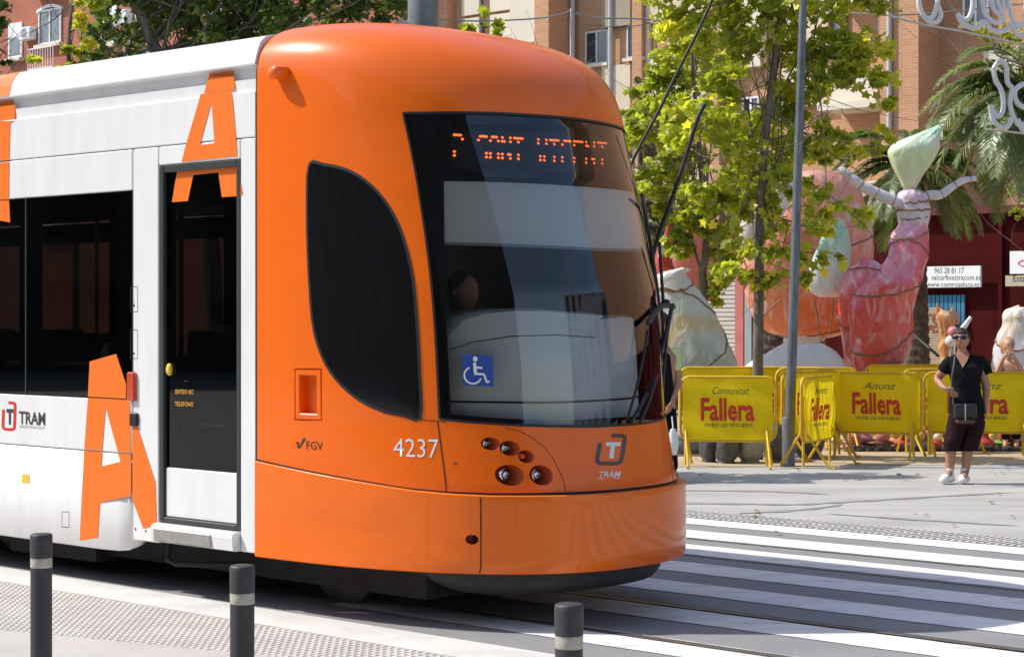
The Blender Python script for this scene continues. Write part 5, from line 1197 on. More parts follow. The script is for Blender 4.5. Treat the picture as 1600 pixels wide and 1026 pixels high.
def figure(name, label, cat, x, Y, parts, group=None):
    base = at(x, 490, Y); base.z = .008; t = thing(name, label, cat, base, 0, group)
    for pn, rows, m, straps, kw in parts:
        rg = loftpx(rows, kw.pop('Y', Y), base, **kw); mb = MB(); mb.ring(rg); o = mb.build(pn, m, t)
        for j, tl in straps: mb = MB(); mb.tube(strap(rg, j*len(rg), tilt=tl*len(rg)), .013, 5, False); mb.build('tape', TAPE, o)
    return t, base
PINKM = wrapmat('wrapped_pink', [(0, (.50, .09, .09)), (.25, (.74, .10, .07)), (.45, (.70, .08, .06)), (.62, (.74, .16, .22)), (.8, (.74, .34, .46)), (1, (.62, .54, .60))], 1.5, 0.8, 3.5)
LILAC = wrapmat('wrapped_lilac', [(0, (.60, .48, .54)), (.5, (.56, .52, .60)), (1, (.66, .62, .64))], 2, 0, 4)
BAGM = wrapmat('wrapped_lime', [(0, (.70, .62, .50)), (.4, (.60, .74, .40)), (.7, (.70, .80, .58)), (1, (.45, .72, .50))], 2.4, 3.6, 4.3)
ORW = wrapmat('wrapped_orange', [(0, (.74, .19, .06)), (.35, (.80, .19, .05)), (.6, (.74, .24, .13)), (1, (.74, .33, .25))], .9, 0.6, 3.6, rough=.38)
PALE = wrapmat('wrapped_white', [(0, (.70, .66, .66)), (.5, (.74, .72, .70)), (1, (.70, .66, .72))], 1.2, 0, 2)
PAST = wrapmat('wrapped_pastel', [(0, (.36, .44, .42)), (.35, (.50, .55, .46)), (.5, (.62, .46, .22)), (.65, (.55, .62, .55)), (1, (.74, .60, .54))], 1.1, .6, 2.6)
MINT = wrapmat('wrapped_mint', [(0, (.80, .84, .80)), (.45, (.72, .82, .76)), (.8, (.34, .62, .46)), (1, (.5, .7, .55))], 1.6, 1.9, 3.2)
Y = 27.0
t, bs = figure('wrapped_figure', 'pink plastic-wrapped woman figure with raised arms and a tied pale green bag for a head', 'monument', 1400, Y, [
  ('body', [(582, 1335, 1405), (560, 1326, 1418), (520, 1320, 1424), (480, 1318, 1428), (450, 1330, 1438), (425, 1365, 1444), (400, 1387, 1450), (370, 1390, 1451), (352, 1404, 1449), (335, 1406, 1450), (318, 1403, 1452), (304, 1402, 1446), (297, 1412, 1434)], PINKM, [(.16, .06), (.34, .05), (.50, -.05), (.60, .04), (.72, .02), (.84, .02)], dict(depth=.75, wr=.07, seed=3)),
  ('dress_fold', [(575, 1322, 1360), (540, 1316, 1372), (500, 1310, 1380), (460, 1312, 1385), (430, 1322, 1390), (412, 1336, 1372), (404, 1344, 1360)], PINKM, [(.35, .08), (.65, -.08)], dict(depth=.6, wr=.10, seed=9)),
  ('chest', [(352, 1406, 1450), (340, 1403, 1453), (322, 1400, 1454), (308, 1402, 1444), (300, 1410, 1432)], LILAC, [(.4, .03)], dict(depth=.7, wr=.06, seed=5)),
  ('bag_head', [(299, 1416, 1429), (292, 1410, 1432), (275, 1403, 1441), (255, 1394, 1455), (235, 1389, 1467), (222, 1402, 1469), (212, 1428, 1470), (203, 1450, 1471), (198, 1466, 1471)], BAGM, [], dict(depth=.6, wr=.09, seed=12))])
for pts, rr in (([(1440, 312), (1452, 305), (1470, 304), (1488, 292), (1505, 282), (1525, 279)], [.062, .068, .064, .052, .045, .036]), ([(1408, 318), (1392, 312), (1370, 302), (1350, 292), (1335, 282), (1318, 268), (1310, 264)], [.07, .08, .08, .075, .07, .06, .03])):
    P_ = smoothpoly([tuple(at(x, y, Y-.05)-bs) for x, y in pts], 4, False); r_ = np.interp(np.linspace(0, 1, len(P_)), np.linspace(0, 1, len(rr)), rr); r_ = [v*(1+.05*math.sin(i*1.3)) for i, v in enumerate(r_)]
    mb = MB(); mb.tube([Vector(p) for p in P_], r_, 12); ar = mb.build('arm', LILAC, t)
    for k in range(3, len(P_)-2, 5): mb = MB(); mb.tube([Vector(P_[k-0]), Vector(P_[k])+(Vector(P_[k+1])-Vector(P_[k])).normalized()*.012], float(r_[k])+.004, 12); mb.build('tape', TAPE if k % 2 else mat('tape_grey', (.30, .26, .32), .5), ar)
Y = 28.2
t, bs = figure('wrapped_egg', 'big orange plastic-wrapped ring-shaped monument on a white base, behind the plane trunk', 'monument', 1270, Y, [
  ('body', [(528, 1235, 1290), (522, 1208, 1315), (505, 1185, 1330), (480, 1170, 1345), (440, 1160, 1358), (400, 1160, 1364), (360, 1175, 1362), (330, 1195, 1356), (300, 1212, 1346), (280, 1226, 1332), (268, 1245, 1315)], ORW, [(.16, .10), (.32, -.08), (.55, .05)], dict(depth=.42, wr=.035, seed=1)),
  ('pale_side', [(395, 1160, 1182), (370, 1155, 1200), (340, 1160, 1222), (310, 1178, 1236), (285, 1205, 1246), (270, 1228, 1250)], PALE, [], dict(depth=.5, wr=.05, seed=2, Y=Y-.45)),
  ('pale_disc', [(464, 1283, 1307), (457, 1268, 1318), (438, 1261, 1325), (412, 1267, 1329), (380, 1280, 1329), (352, 1290, 1322), (341, 1298, 1314)], MINT, [], dict(depth=.3, wr=.03, seed=4, Y=Y-.80)),
  ('neck', [(560, 1216, 1300), (545, 1222, 1290), (530, 1226, 1288), (515, 1225, 1290)], PALE, [(.5, .1)], dict(depth=.6, wr=.10, seed=7))])
for q in ((1172, 1250), (1282, 1262), (1296, 1310)):
    P_ = smoothpoly([tuple(at(x, y, Y-.70-.0)-bs) for x, y in (((q[0]+q[1])/2+ (0 if q[0] > 1200 else 10), 468), (q[0]+(q[1]-q[0])*.3, 490), (q[1]-(q[1]-q[0])*.9, 520))], 4, False); mb = MB(); mb.tube([Vector(p) for p in P_], .012, 5); mb.build('rope', TAPE, t)
t, bs = figure('plastic_mound', 'low white plastic-covered mound under the orange monument', 'monument base', 1250, 26.6, [('cover', [(640, 1150, 1335), (600, 1152, 1328), (580, 1160, 1325), (562, 1180, 1318), (548, 1205, 1305), (538, 1226, 1285)], PALE, [], dict(depth=.5, wr=.08, seed=6))])
t, bs = figure('wrapped_sail', 'translucent pastel plastic-wrapped shape crossed with tape, right beside the tram nose', 'monument', 1095, 25.6, [
  ('body', [(610, 1010, 1152), (585, 1010, 1154), (560, 1014, 1148), (530, 1018, 1136), (500, 1022, 1122), (475, 1022, 1108), (455, 1022, 1092), (440, 1024, 1080), (428, 1030, 1072), (420, 1062, 1080)], PAST, [(.3, .16), (.52, -.14), (.72, .06)], dict(depth=.45, wr=.07, seed=8))])
REDP = mat('red_paint', (.55, .06, .045), .45, var=.15, vscale=4)
t, bs = figure('red_spike', 'red pointed monument piece with white stripe beside the windscreen edge', 'monument', 1040, 27.5, [('spike', [(460, 1015, 1075), (430, 1018, 1066), (415, 1022, 1052), (390, 1030, 1051), (360, 1040, 1051), (340, 1045, 1049)], REDP, [], dict(depth=.5, wr=.03, seed=2)),
  ('white_stripe', [(402, 1028, 1034), (385, 1030, 1039), (368, 1036, 1041)], WHITE, [], dict(depth=.5, wr=.02, Y=27.3))])
t, bs = figure('red_block', 'salmon red painted monument block seen through the low foliage', 'monument', 1090, 30, [('block', [(470, 1040, 1120), (440, 1042, 1118), (410, 1046, 1116), (370, 1066, 1110), (352, 1070, 1100)], mat('salmon_paint', (.58, .17, .12), .5, var=.1, vscale=3), [], dict(depth=.3, wr=.03))])
t, bs = figure('wrapped_heap', 'crumpled white plastic-wrapped figure at the right edge behind the blonde woman', 'monument', 1590, 26.2, [
  ('body', [(640, 1545, 1650), (600, 1548, 1650), (570, 1550, 1648), (545, 1553, 1645), (525, 1560, 1642), (508, 1568, 1640), (495, 1568, 1636), (485, 1574, 1630), (480, 1590, 1620)], wrapmat('wrapped_heap_mat', [(0, (.66, .66, .72)), (.5, (.70, .70, .76)), (.8, (.62, .50, .34)), (1, (.72, .72, .74))], 2.2, .5, 2), [(.5, .12)], dict(depth=.6, wr=.14, seed=11))])
# small painted figures
FOX = mat('orange_cartoon', (.62, .26, .09), .5, col2=(.70, .52, .34), vscale=7, varlo=.5, varhi=.6)
t, bs = figure('small_fox_figure', 'small orange and cream fox-like figure with pointed ears above the barrier', 'figurine', 1477, 25.4, [('body', [(600, 1466, 1496), (570, 1470, 1494), (552, 1468, 1490), (540, 1466, 1486), (528, 1470, 1488), (510, 1466, 1490), (495, 1463, 1492), (487, 1470, 1488)], FOX, [], dict(depth=.7, wr=.12, seed=3)),
  ('ear', [(492, 1462, 1471), (482, 1462, 1468), (473, 1463, 1465)], FOX, [], dict(depth=.6, wr=.0)), ('ear', [(492, 1483, 1492), (484, 1486, 1491), (477, 1488, 1490)], FOX, [], dict(depth=.6, wr=.0))])
for x, y, r, m, lab, nm in ((1489, 518, 8.5, mat('pink_paint', (.70, .22, .24), .4), 'glossy pink ball just left of the woman\'s sunglasses', 'pink_ball'), (1485, 533, 9, PALE, 'white ball below the pink one beside the woman\'s head', 'white_ball')):
    c = at(x, y, 25.0); mb = MB(); mb.ell((0, 0, 0), (r*25/FPX,)*3, 16, 10); o = mb.build(nm, m); o.location = c; tag(o, lab, 'ball')
    mb = MB(); mb.tube([(0, .0, -r*25/FPX*.9), (0, .0, -c.z+.02)], .012, 6); mb.build('stick', PIPE, o)
c = at(1504, 512, 24.9); mb = MB(); mb.tube([(.03, 0, -.9), (0, 0, -.12), (.01, 0, 0), tuple(at(1517, 495, 24.9)-c)], [.02, .034, .04, .022], 14); o = mb.build('white_cone', WHITE); o.location = c; tag(o, 'slanted white cone rising behind the woman\'s head', 'cone')
c = at(1440, 540, 25.8); wire('dark_rod', 'dark rod slanting across the tan roller shutter', [(1420, 516, 29), (1440, 533, 28.6), (1466, 556, 28.2)], .022, BLACK, 3, 'rod')
mb = MB(); mb.bbox(-.45, .45, -.3, .3, -.05, 0, .015)
for sx in (-.38, .38): mb.box(sx-.02, sx+.02, -.02, .02, -1.02, -.05)
o = mb.build('pale_table', mat('mint_paint', (.42, .60, .54), .5)); o.location = at(1440, 574, 26.5); tag(o, 'mint green flat panel on legs behind the back barriers', 'panel')
# painted odds and ends lying behind the barriers
rnd = random.Random(21)
cols = [('piece_pink', (.60, .22, .26)), ('piece_red', (.55, .07, .05)), ('piece_yellow', (.66, .46, .12)), ('piece_green', (.20, .36, .08)), ('piece_cream', (.66, .56, .42)), ('piece_blue', (.16, .24, .42)), ('piece_brown', (.18, .07, .04))]
spots = [(1330, 705, 'pink'), (1352, 700, 'cream'), (1375, 702, 'brown'), (1395, 698, 'yellow'), (1408, 704, 'red'), (1432, 700, 'blue'), (1437, 676, 'red'), (1420, 655, 'pink'), (1462, 702, 'red'), (1478, 706, 'green'), (1528, 708, 'pink'), (1536, 690, 'red'), (1548, 704, 'cream'), (1556, 688, 'yellow'), (1566, 707, 'green'), (1590, 700, 'brown'), (1315, 690, 'cream'), (1345, 684, 'pink'), (1440, 712, 'green'), (1520, 695, 'cream')]
for i, (x, y, cn) in enumerate(spots):
    Yp = 24.6+rnd.random()*1.2; c = dict((a.split('_')[1], b) for a, b in cols)[cn]; m = mat('piece_'+cn, c, .5, var=.35, vscale=9)
    p = at(x, 490, Yp); w_ = rnd.uniform(.10, .2); h = max(.12, CAM_H-(y-14-490)*Yp/FPX)
    mb = MB(); rg = []
    for j in range(9):
        f = j/8; k = math.sin(math.pi*min(.97, .25+.72*f))**.6*(1+.25*math.sin(f*9+i)); rg.append([(math.cos(2*math.pi*q/12)*w_*k, math.sin(2*math.pi*q/12)*w_*.7*k, f*h) for q in range(12)])
    mb.ring(rg); o = mb.build('painted_piece', m); o.location = (p.x, p.y, .008)
    mb = MB(); mb.ell((w_*.2, -w_*.2, h+w_*.25), (w_*.55, w_*.5, w_*.5), 10, 7); mb.build('top_knob', MATS['piece_'+cols[(i*3+1) % 7][0].split('_')[1]] if ('piece_'+cols[(i*3+1) % 7][0].split('_')[1]) in MATS else m, o)
    tag(o, None, 'ornament'); o['_x'] = x
names = ['between the feet of the middle banner barrier', 'behind the middle banner barrier', 'low behind the middle banner barrier', 'under the right end of the middle banner', 'at the right foot of the middle banner barrier', 'in the gap right of the middle banner', 'high in the gap right of the middle banner', 'highest in the gap between the two banners', 'just left of the woman\'s capri trousers', 'beside the woman\'s left knee as seen', 'just right of the woman\'s knees', 'right of the woman under the banner', 'under the banner right of the woman', 'higher under the banner right of the woman', 'on the ground under the right banner', 'under the right end of the right banner', 'at the left end behind the middle banner', 'behind the middle banner, slightly raised', 'on the grass in the gap between the banners', 'behind the woman\'s right calf']
for o, s_, n_ in zip([o for o in COL.objects if o.name.startswith('painted_piece')], spots, names): o['label'] = s_[2]+' painted ornament '+n_; del o['_x']
GR = mat('artificial_grass', (.10, .17, .03), .9, var=.3, vscale=15)
mb = MB(); mb.add([(*tuple(at(x, 490, Y_).xy), .013) for x, Y_ in ((1405, 25.4), (1560, 25.4), (1560, 26.6), (1405, 26.6))], [(0, 1, 2, 3)]); tag(mb.build('grass_mat', GR), kind='structure')
# rough dark kerb of sacks along the display edge
mb = MB()
for i in range(60):
    x = 1325+i*4.7; p = at(x, 490, 24.3+.04*rnd.random()); mb.ell((p.x, p.y, .03), (.05, .05, .04+.02*rnd.random()), 7, 5, jit=.6)
tag(mb.build('soil_edge', mat('dark_soil', (.05, .04, .03), .95)), kind='stuff')
# ---- rope-light decorations, top right
ROPE = mat('rope_light', (.70, .68, .70), .35, coat=.3)
Yd = 25.0
def deco(label, curves, frame):
    b = at(frame[0][0], frame[0][1], Yd); t = thing('rope_light', label, 'light decoration', b, 0, 'festive rope lights hung above the square')
    for c in curves:
        P_ = smoothpoly([tuple(at(x, y, Yd)-b) for x, y in c], 5, False); mb = MB(); mb.tube([Vector(p) for p in P_], .034, 8); mb.build('light_tube', ROPE, t)
    for i in range(0, len(frame)-1): mb = MB(); mb.tube([at(*frame[i], Yd+.05)-b, at(*frame[i+1], Yd+.05)-b], .014, 6); mb.build('support_bar', PIPE, t)
    return t
deco('scrolling white rope-light garland crossing the top right corner', [
  [(1438, -20), (1436, 8), (1446, 28), (1458, 26), (1464, 8), (1466, -10)], [(1466, 10), (1470, 24), (1464, 34), (1452, 34), (1440, 22)],
  [(1518, -20), (1520, 8), (1514, 28), (1504, 30), (1496, 22)], [(1496, 22), (1504, 36), (1518, 44), (1530, 42), (1536, 34), (1548, 46), (1560, 50), (1574, 46), (1580, 38)],
  [(1534, -10), (1538, 18), (1548, 32), (1560, 36), (1568, 28), (1562, 12), (1556, -8)], [(1574, -10), (1578, 14), (1584, 34), (1592, 42), (1602, 30), (1604, -10)], [(1580, 38), (1590, 54), (1604, 58), (1616, 50)],
  [(1546, -16), (1552, 12), (1562, 22), (1568, 8), (1564, -16)]],
  [(1435, 38), (1500, 49), (1560, 62), (1640, 80)])
deco('drooping white rope-light figure hanging at the right edge above the palm fronds', [
  [(1552, 108), (1562, 96), (1572, 104), (1574, 128), (1582, 140), (1578, 160), (1584, 184), (1594, 196), (1606, 190)], [(1552, 108), (1556, 126), (1564, 140), (1568, 160), (1566, 176), (1558, 182), (1549, 170), (1548, 164)],
  [(1548, 166), (1552, 188), (1566, 200), (1576, 196), (1580, 184)], [(1612, 132), (1598, 132), (1586, 142), (1588, 158), (1600, 168), (1612, 164)], [(1590, 186), (1600, 206), (1614, 210)]],
  [(1540, 202), (1575, 206), (1640, 214)])
deco('white rope-light loops at the top centre behind the tree', [[(1268, -10), (1280, 4), (1294, 4), (1302, -8)], [(1302, -10), (1308, 8), (1320, 12), (1332, 6), (1340, -10)], [(1340, -10), (1352, 10), (1368, 20), (1380, 12), (1384, -8)]], [(1262, 14), (1320, 20), (1385, 24), (1440, 38)])
wire('wire', 'thin wires holding the rope-light garland along the top edge', [(1380, 24, 25.1), (1440, 22, 25.1), (1530, 14, 25.1), (1620, 4, 25.1)], .010, WIREM)
wire('wire', 'short cable dangling from the garland with a loop above the upper shop window', [(1552, 62, 25), (1556, 84, 25), (1572, 92, 25), (1600, 100, 25)], .012, WIREM)
# ================================================================== PEOPLE
def skin_mesh(name, nodes, edges, root, m, parent, sub=2, smooth=True):
    keys = list(nodes); idx = {k: i for i, k in enumerate(keys)}
    me = bpy.data.meshes.new(name); me.from_pydata([tuple(nodes[k][0]) for k in keys], [(idx[a], idx[b]) for a, b in edges], []); me.update()
    o = bpy.data.objects.new(name, me); COL.objects.link(o)
    md = o.modifiers.new('s', 'SKIN'); md.use_smooth_shade = True; md.branch_smoothing = .6
    sv = me.skin_vertices[0].data
    for k in keys:
        r = nodes[k][1]; r = r if isinstance(r, tuple) else (r, r); sv[idx[k]].radius = r; sv[idx[k]].use_root = (k == root)
    s2 = o.modifiers.new('u', 'SUBSURF'); s2.levels = sub; s2.render_levels = sub
    bpy.context.view_layer.update()
    ev = o.evaluated_get(bpy.context.evaluated_depsgraph_get()); m2 = bpy.data.meshes.new_from_object(ev)
    o.modifiers.clear(); o.data = m2; bpy.data.meshes.remove(me); m2.materials.clear(); m2.materials.append(m)
    m2.polygons.foreach_set('use_smooth', [True]*len(m2.polygons)); o.parent = parent; return o
def head_geo(mb, c, r, yaw=0.0, pitch=0.0, jaw=1.0):
    # r = half height; shaped skull with brow, nose, mouth, chin, ears. faces -Y before yaw
    M = Matrix.Rotation(yaw, 3, 'Z') @ Matrix.Rotation(pitch, 3, 'X'); n, m_ = 28, 22; rings = []
    for i in range(1, m_):
        ph = math.pi*i/m_; zz = -math.cos(ph); rad = math.sin(ph); rg = []
        for k in range(n):
            q = 2*math.pi*k/n; x = rad*math.cos(q)*.72; y = rad*math.sin(q)*.86
            if zz < 0: x *= 1-.22*jaw*(-zz)**1.3; y *= 1-.10*(-zz)
            f = max(0, -math.sin(q))**6
            if y < 0: 
                y += -.05*f*math.exp(-((zz+.62)/.18)**2)                      # chin
                y += .05*max(0, -math.sin(q))**2*math.exp(-((zz-.08)/.12)**2) # eye band set back
                g_ = math.exp(-(math.cos(q)*rad/.13)**2)
                y += -.20*g_*math.exp(-((zz+.16)/.11)**2)-.08*g_*math.exp(-((zz-.0)/.16)**2)   # nose
                y += -.05*math.exp(-(math.cos(q)*rad/.26)**2)*math.exp(-((zz+.40)/.06)**2)     # lips
            rg.append(Vector(c)+M @ Vector((x, y, zz))*r)
        rings.append(rg)
    mb.ring(rings)
    for s in (-1, 1): mb.ell(Vector(c)+M @ Vector((s*.72, .05, -.02))*r, (r*.08, r*.14, r*.2), 8, 6, M)
    return M
def face_bits(parent, c, r, M, lips=(.35, .10, .08), eyes=True):
    mb = MB(); 
    if eyes:
        for s in (-1, 1): mb.ell(Vector(c)+M @ Vector((s*.27, -.74, .07))*r, (r*.11, r*.06, r*.05), 8, 6, M)
        mb.build('eyes', mat('eye_white', (.6, .58, .55), .3), parent); mb = MB()
        for s in (-1, 1): mb.ell(Vector(c)+M @ Vector((s*.27, -.79, .07))*r, (r*.045, r*.03, r*.045), 8, 6, M)
        mb.build('pupils', CL_BLACK, parent); mb = MB()
        for s in (-1, 1): mb.tube([Vector(c)+M @ Vector((s*(.15+.12*k), -.80+.05*k, .20+.03*math.sin(k*1.6)))*r for k in (0, 1, 2)], r*.025, 5)
        mb.build('eyebrows', HAIRD, parent); mb = MB()
    mb.tube([Vector(c)+M @ Vector((.22*k, -.86+.07*abs(k), -.40-.015*abs(k)))*r for k in (-1, -.5, 0, .5, 1)], [r*.02, r*.045, r*.05, r*.045, r*.02], 6); mb.build('lips', mat('lips', lips, .4), parent)
def hand_nodes(N, E, wrist, tag_, d, side, R=.036, curl=.5, back=None):
    # d = direction of the hand, side = direction of the thumb, back = palm-facing direction the fingers curl to
    d = Vector(d).normalized(); side = Vector(side).normalized(); pal = back and Vector(back).normalized() or d.cross(side).normalized(); w_ = Vector(N[wrist][0])
    N[tag_+'p'] = (w_+d*.045, (.030, .018)); E.append((wrist, tag_+'p'))
    for i, (off, ln) in enumerate(((.030, .070), (.010, .078), (-.010, .072), (-.028, .056))):
        b = w_+d*.082+side*off; N[f'{tag_}f{i}a'] = (b, .011); m1 = b+(d*(1-.25*curl)+pal*.5*curl).normalized()*ln*.55; N[f'{tag_}f{i}b'] = (m1, .009); e = m1+(d*(1-.9*curl)+pal*1.1*curl).normalized()*ln*.5; N[f'{tag_}f{i}c'] = (e, .007)
        E += [(tag_+'p', f'{tag_}f{i}a'), (f'{tag_}f{i}a', f'{tag_}f{i}b'), (f'{tag_}f{i}b', f'{tag_}f{i}c')]
    a = w_+d*.030+side*.032; b = a+(d*.8+side*.7).normalized()*.035; N[tag_+'t0'] = (a, .012); N[tag_+'t1'] = (b, .010); N[tag_+'t2'] = (b+(d*1+side*.15).normalized()*.028, .008); E += [(tag_+'p', tag_+'t0'), (tag_+'t0', tag_+'t1'), (tag_+'t1', tag_+'t2')]
# ---------- woman in black
Yw = 19.75; bw = at(1490, 490, Yw); bw.z = .005
wo = thing('person', 'woman in black V-neck top, capri trousers and sunglasses, one hand on hip', 'person', bw)
def J(x, y, dy=0.0): p = at(x, y, Yw+dy)-bw; return (p.x, p.y, p.z)
N = {'pel': (J(1508, 632), (.09, .08)), 'sp': (J(1508, 605), (.10, .085)), 'ch': (J(1508, 578), (.135, .09)), 'nk0': (J(1507, 560, .01), (.07, .06)), 'nk': (J(1503, 548, -.01), .047), 'hd': (J(1502, 535, -.01), .05),
  'sl': (J(1486, 566), .062), 'el': (J(1463, 592, .08), .046), 'wl': (J(1476, 607, -.12), .032),
  'sr': (J(1530, 566), .062), 'er': (J(1541, 602, .03), .047), 'wr': (J(1541, 634, -.06), .032),
  'hl': (J(1498, 648), .07), 'kl': (J(1488, 690, -.02), .062), 'cl': (J(1485, 712, .02), .060), 'al': (J(1484, 738, .01), .042), 'tl': (J(1478, 749, -.10), .028),
  'hr': (J(1519, 648), .07), 'kr': (J(1514, 690, -.02), .062), 'cr': (J(1511, 712, .02), .060), 'ar': (J(1508, 738, .01), .042), 'tr': (J(1506, 749, -.12), .028)}
E_ = [('pel', 'sp'), ('sp', 'ch'), ('ch', 'nk0'), ('nk0', 'nk'), ('nk', 'hd'), ('ch', 'sl'), ('sl', 'el'), ('el', 'wl'), ('ch', 'sr'), ('sr', 'er'), ('er', 'wr'), ('pel', 'hl'), ('hl', 'kl'), ('kl', 'cl'), ('cl', 'al'), ('al', 'tl'), ('pel', 'hr'), ('hr', 'kr'), ('kr', 'cr'), ('cr', 'ar'), ('ar', 'tr')]
hand_nodes(N, E_, 'wl', 'L', (.75, -.25, -.45), (.2, -.6, .6), curl=.5, back=(.3, .6, -.3)); hand_nodes(N, E_, 'wr', 'R', (-.03, -.08, -1), (-.2, -1, 0), curl=.35, back=(-1, .1, 0))
skin_mesh('body', N, E_, 'pel', SKIN, wo)
hc = J(1502, 529, -.02); mb = MB(); M = head_geo(mb, hc, .112, math.radians(-24), math.radians(-4)); hd = mb.build('head', SKIN, wo); face_bits(hd, hc, .112, M, eyes=False)
mb = MB(); 
n, m_ = 26, 14; rings = []
for i in range(0, m_):
    ph = math.pi*(1-.56*i/m_*1.0)*1.0; ph = math.pi*(.0001+.52*(i/(m_-1)))
    zz = math.cos(ph); rad = math.sin(ph); rg = []
    for k in range(n):
        q = 2*math.pi*k/n; front = max(0, -math.sin(q)); lowcut = zz < .42 and front > .25
        s = 1.09 if not lowcut else .86
        rg.append(Vector(hc)+M @ Vector((rad*math.cos(q)*.74*s, rad*math.sin(q)*.88*s+.03, (zz*1.04 if not lowcut else max(zz, .42)*.95)))*.112)
    rings.append(rg)
mb.ring(rings); mb.ell(Vector(hc)+M @ Vector((0, .55, -.05))*.112, (.078, .055, .085), 14, 10, M); mb.ell(Vector(hc)+M @ Vector((0, .95, .05))*.112, (.045, .05, .05), 12, 8, M); mb.build('hair', HAIRD, hd)
mb = MB()
for s in (-1, 1):
    mb.ell(Vector(hc)+M @ Vector((s*.33, -.80, .07))*.112, (.034, .012, .022), 14, 8, M); mb.tube([Vector(hc)+M @ Vector((s*.55, -.72, .10))*.112, Vector(hc)+M @ Vector((s*.78, -.3, .10))*.112, Vector(hc)+M @ Vector((s*.78, .08, .06))*.112], .005, 6)
mb.tube([Vector(hc)+M @ Vector((-.1, -.88, .10))*.112, Vector(hc)+M @ Vector((.1, -.88, .10))*.112], .005, 6); mb.build('sunglasses', GLOSSB, hd)
# clothes: top with V neck, capri trousers, shoes
def garment(name, rows, m, parent, Yq, bq, n=30, wr=.05, seed=0, caps=True):
    R_ = smoothpoly([tuple(r) for r in rows], 4, False); rings = []
    for y, xl, xr, d, cy in R_:
        c = at((xl+xr)/2, y, Yq+cy)-bq; hw = (xr-xl)/2*Yq/FPX; rg = []
        for k in range(n):
            q = 2*math.pi*k/n; f = Vector((math.cos(q)*3+seed, math.sin(q)*3, c.z*9)); s_ = 1+wr*noise.noise(f)+wr*.6*noise.noise(f*2.3)
            co, si = math.cos(q), math.sin(q); rg.append(Vector((c.x+math.copysign(abs(co)**.85, co)*hw*s_, c.y+math.copysign(abs(si)**.85, si)*d*s_, c.z)))
        rings.append(rg)
    mb = MB(); mb.ring(rings, caps); return mb.build(name, m, parent)
garment('top', [(646, 1484, 1537, .15, 0), (636, 1483, 1538, .15, 0), (620, 1485, 1534, .145, 0), (605, 1487, 1531, .14, 0), (590, 1485, 1532, .145, -.01), (575, 1481, 1537, .135, -.01), (565, 1478, 1541, .10, 0), (558, 1482, 1534, .075, 0), (553, 1492, 1518, .055, 0)], CL_BLACK, wo, Yw, bw)
for pts in (((1488, 561, 0), (1480, 569, .01), (1473, 580, .03)), ((1529, 561, 0), (1538, 570, .01), (1541, 583, .02))):
    mb = MB(); mb.tube([J(*p) for p in pts], [.055, .064, .062], 16); mb.build('sleeve', CL_BLACK, wo)
mb = MB(); mb.add([J(1493, 554, -.066), J(1515, 554, -.066), J(1511, 564, -.112), J(1504, 575, -.150)], [(0, 3, 2, 1)]); mb.add([J(1493, 554, -.066), J(1515, 554, -.066), J(1512, 547, -.02), J(1496, 547, -.02)], [(0, 1, 2, 3)]); mb.build('neckline_skin', SKIN, wo)
garment('trousers', [(636, 1489, 1532, .12, 0), (646, 1484, 1536, .145, 0), (656, 1483, 1538, .145, 0), (664, 1486, 1536, .12, 0)], CL_PLUM, wo, Yw, bw, seed=3)
for k, rows in enumerate(([(650, 1483, 1512, .12, 0), (670, 1479, 1509, .115, 0), (688, 1475, 1504, .10, -.02), (700, 1475, 1500, .09, -.01), (704, 1475, 1500, .09, 0)], [(650, 1509, 1539, .12, 0), (670, 1507, 1537, .115, 0), (688, 1503, 1531, .10, -.02), (700, 1501, 1528, .09, -.01), (704, 1501, 1527, .09, 0)])):
    garment('trouser_leg', rows, CL_PLUM, wo, Yw, bw, seed=5+k, wr=.07)
for ax, tx, a in ((1484, 1470, 'l'), (1507, 1503, 'r')):
    sh = {'h': (J(ax+2, 749, .05), .045), 'a': (J(ax, 742, 0), .055), 'm': (J((ax+tx)/2, 748, -.06), .054), 't': (J(tx, 751, -.13), (.048, .034))}
    s_ = skin_mesh('shoe', sh, [('h', 'a'), ('a', 'm'), ('m', 't')], 'a', CL_WHITE, wo)
    mb = MB(); mb.tube([J(ax+.3, 731, .01), J(ax, 740, .01)], [.040, .043], 14); mb.build('sock', CL_WHITE, wo)
    mb = MB(); 
    for k in range(3): mb.tube([J((ax*(3-k)+tx*k)/3-3.3, 743+k*1.5, -.045-.02*k), J((ax*(3-k)+tx*k)/3+3.3, 743+k*1.5, -.045-.02*k)], .006, 5)
    mb.build('laces', PRINT_R if False else mat('lace_maroon', (.16, .02, .03), .7), s_)
bgp = at(1508, 642, Yw-.21); bag = thing('shoulder_bag', 'black and brown shoulder bag hanging at the woman\'s front on a thin grey strap', 'bag', bgp)
mb = MB(); s = Yw/FPX; mb.bbox(-18*s, 18*s, -.035, .035, -12*s, 12*s, .02); mb.build('pouch', mat('bag_black', (.018, .017, .02), .5), bag)
mb = MB(); mb.bbox(-15*s, 15*s, -.040, .030, -19*s, -12.2*s, .015); mb.build('bottom', mat('bag_brown', (.10, .03, .02), .5), bag); mb = MB(); mb.tube([(-1*s, -.042, 11*s), (-1*s, -.042, -14*s)], .006, 6); mb.build('zip', mat('zip_beige', (.5, .38, .25), .5), bag)
mb = MB(); o_ = bgp
stp = [Vector(at(x, y, Yw+d))-o_ for x, y, d in ((1492, 556, -.085), (1490, 572, -.21), (1487, 590, -.21), (1487, 610, -.21), (1490, 632, -.22))]; mb.tube([Vector(p) for p in smoothpoly([tuple(q) for q in stp], 4, False)], .007, 6)
mb.build('strap', mat('strap_grey', (.10, .11, .13), .6), bag)
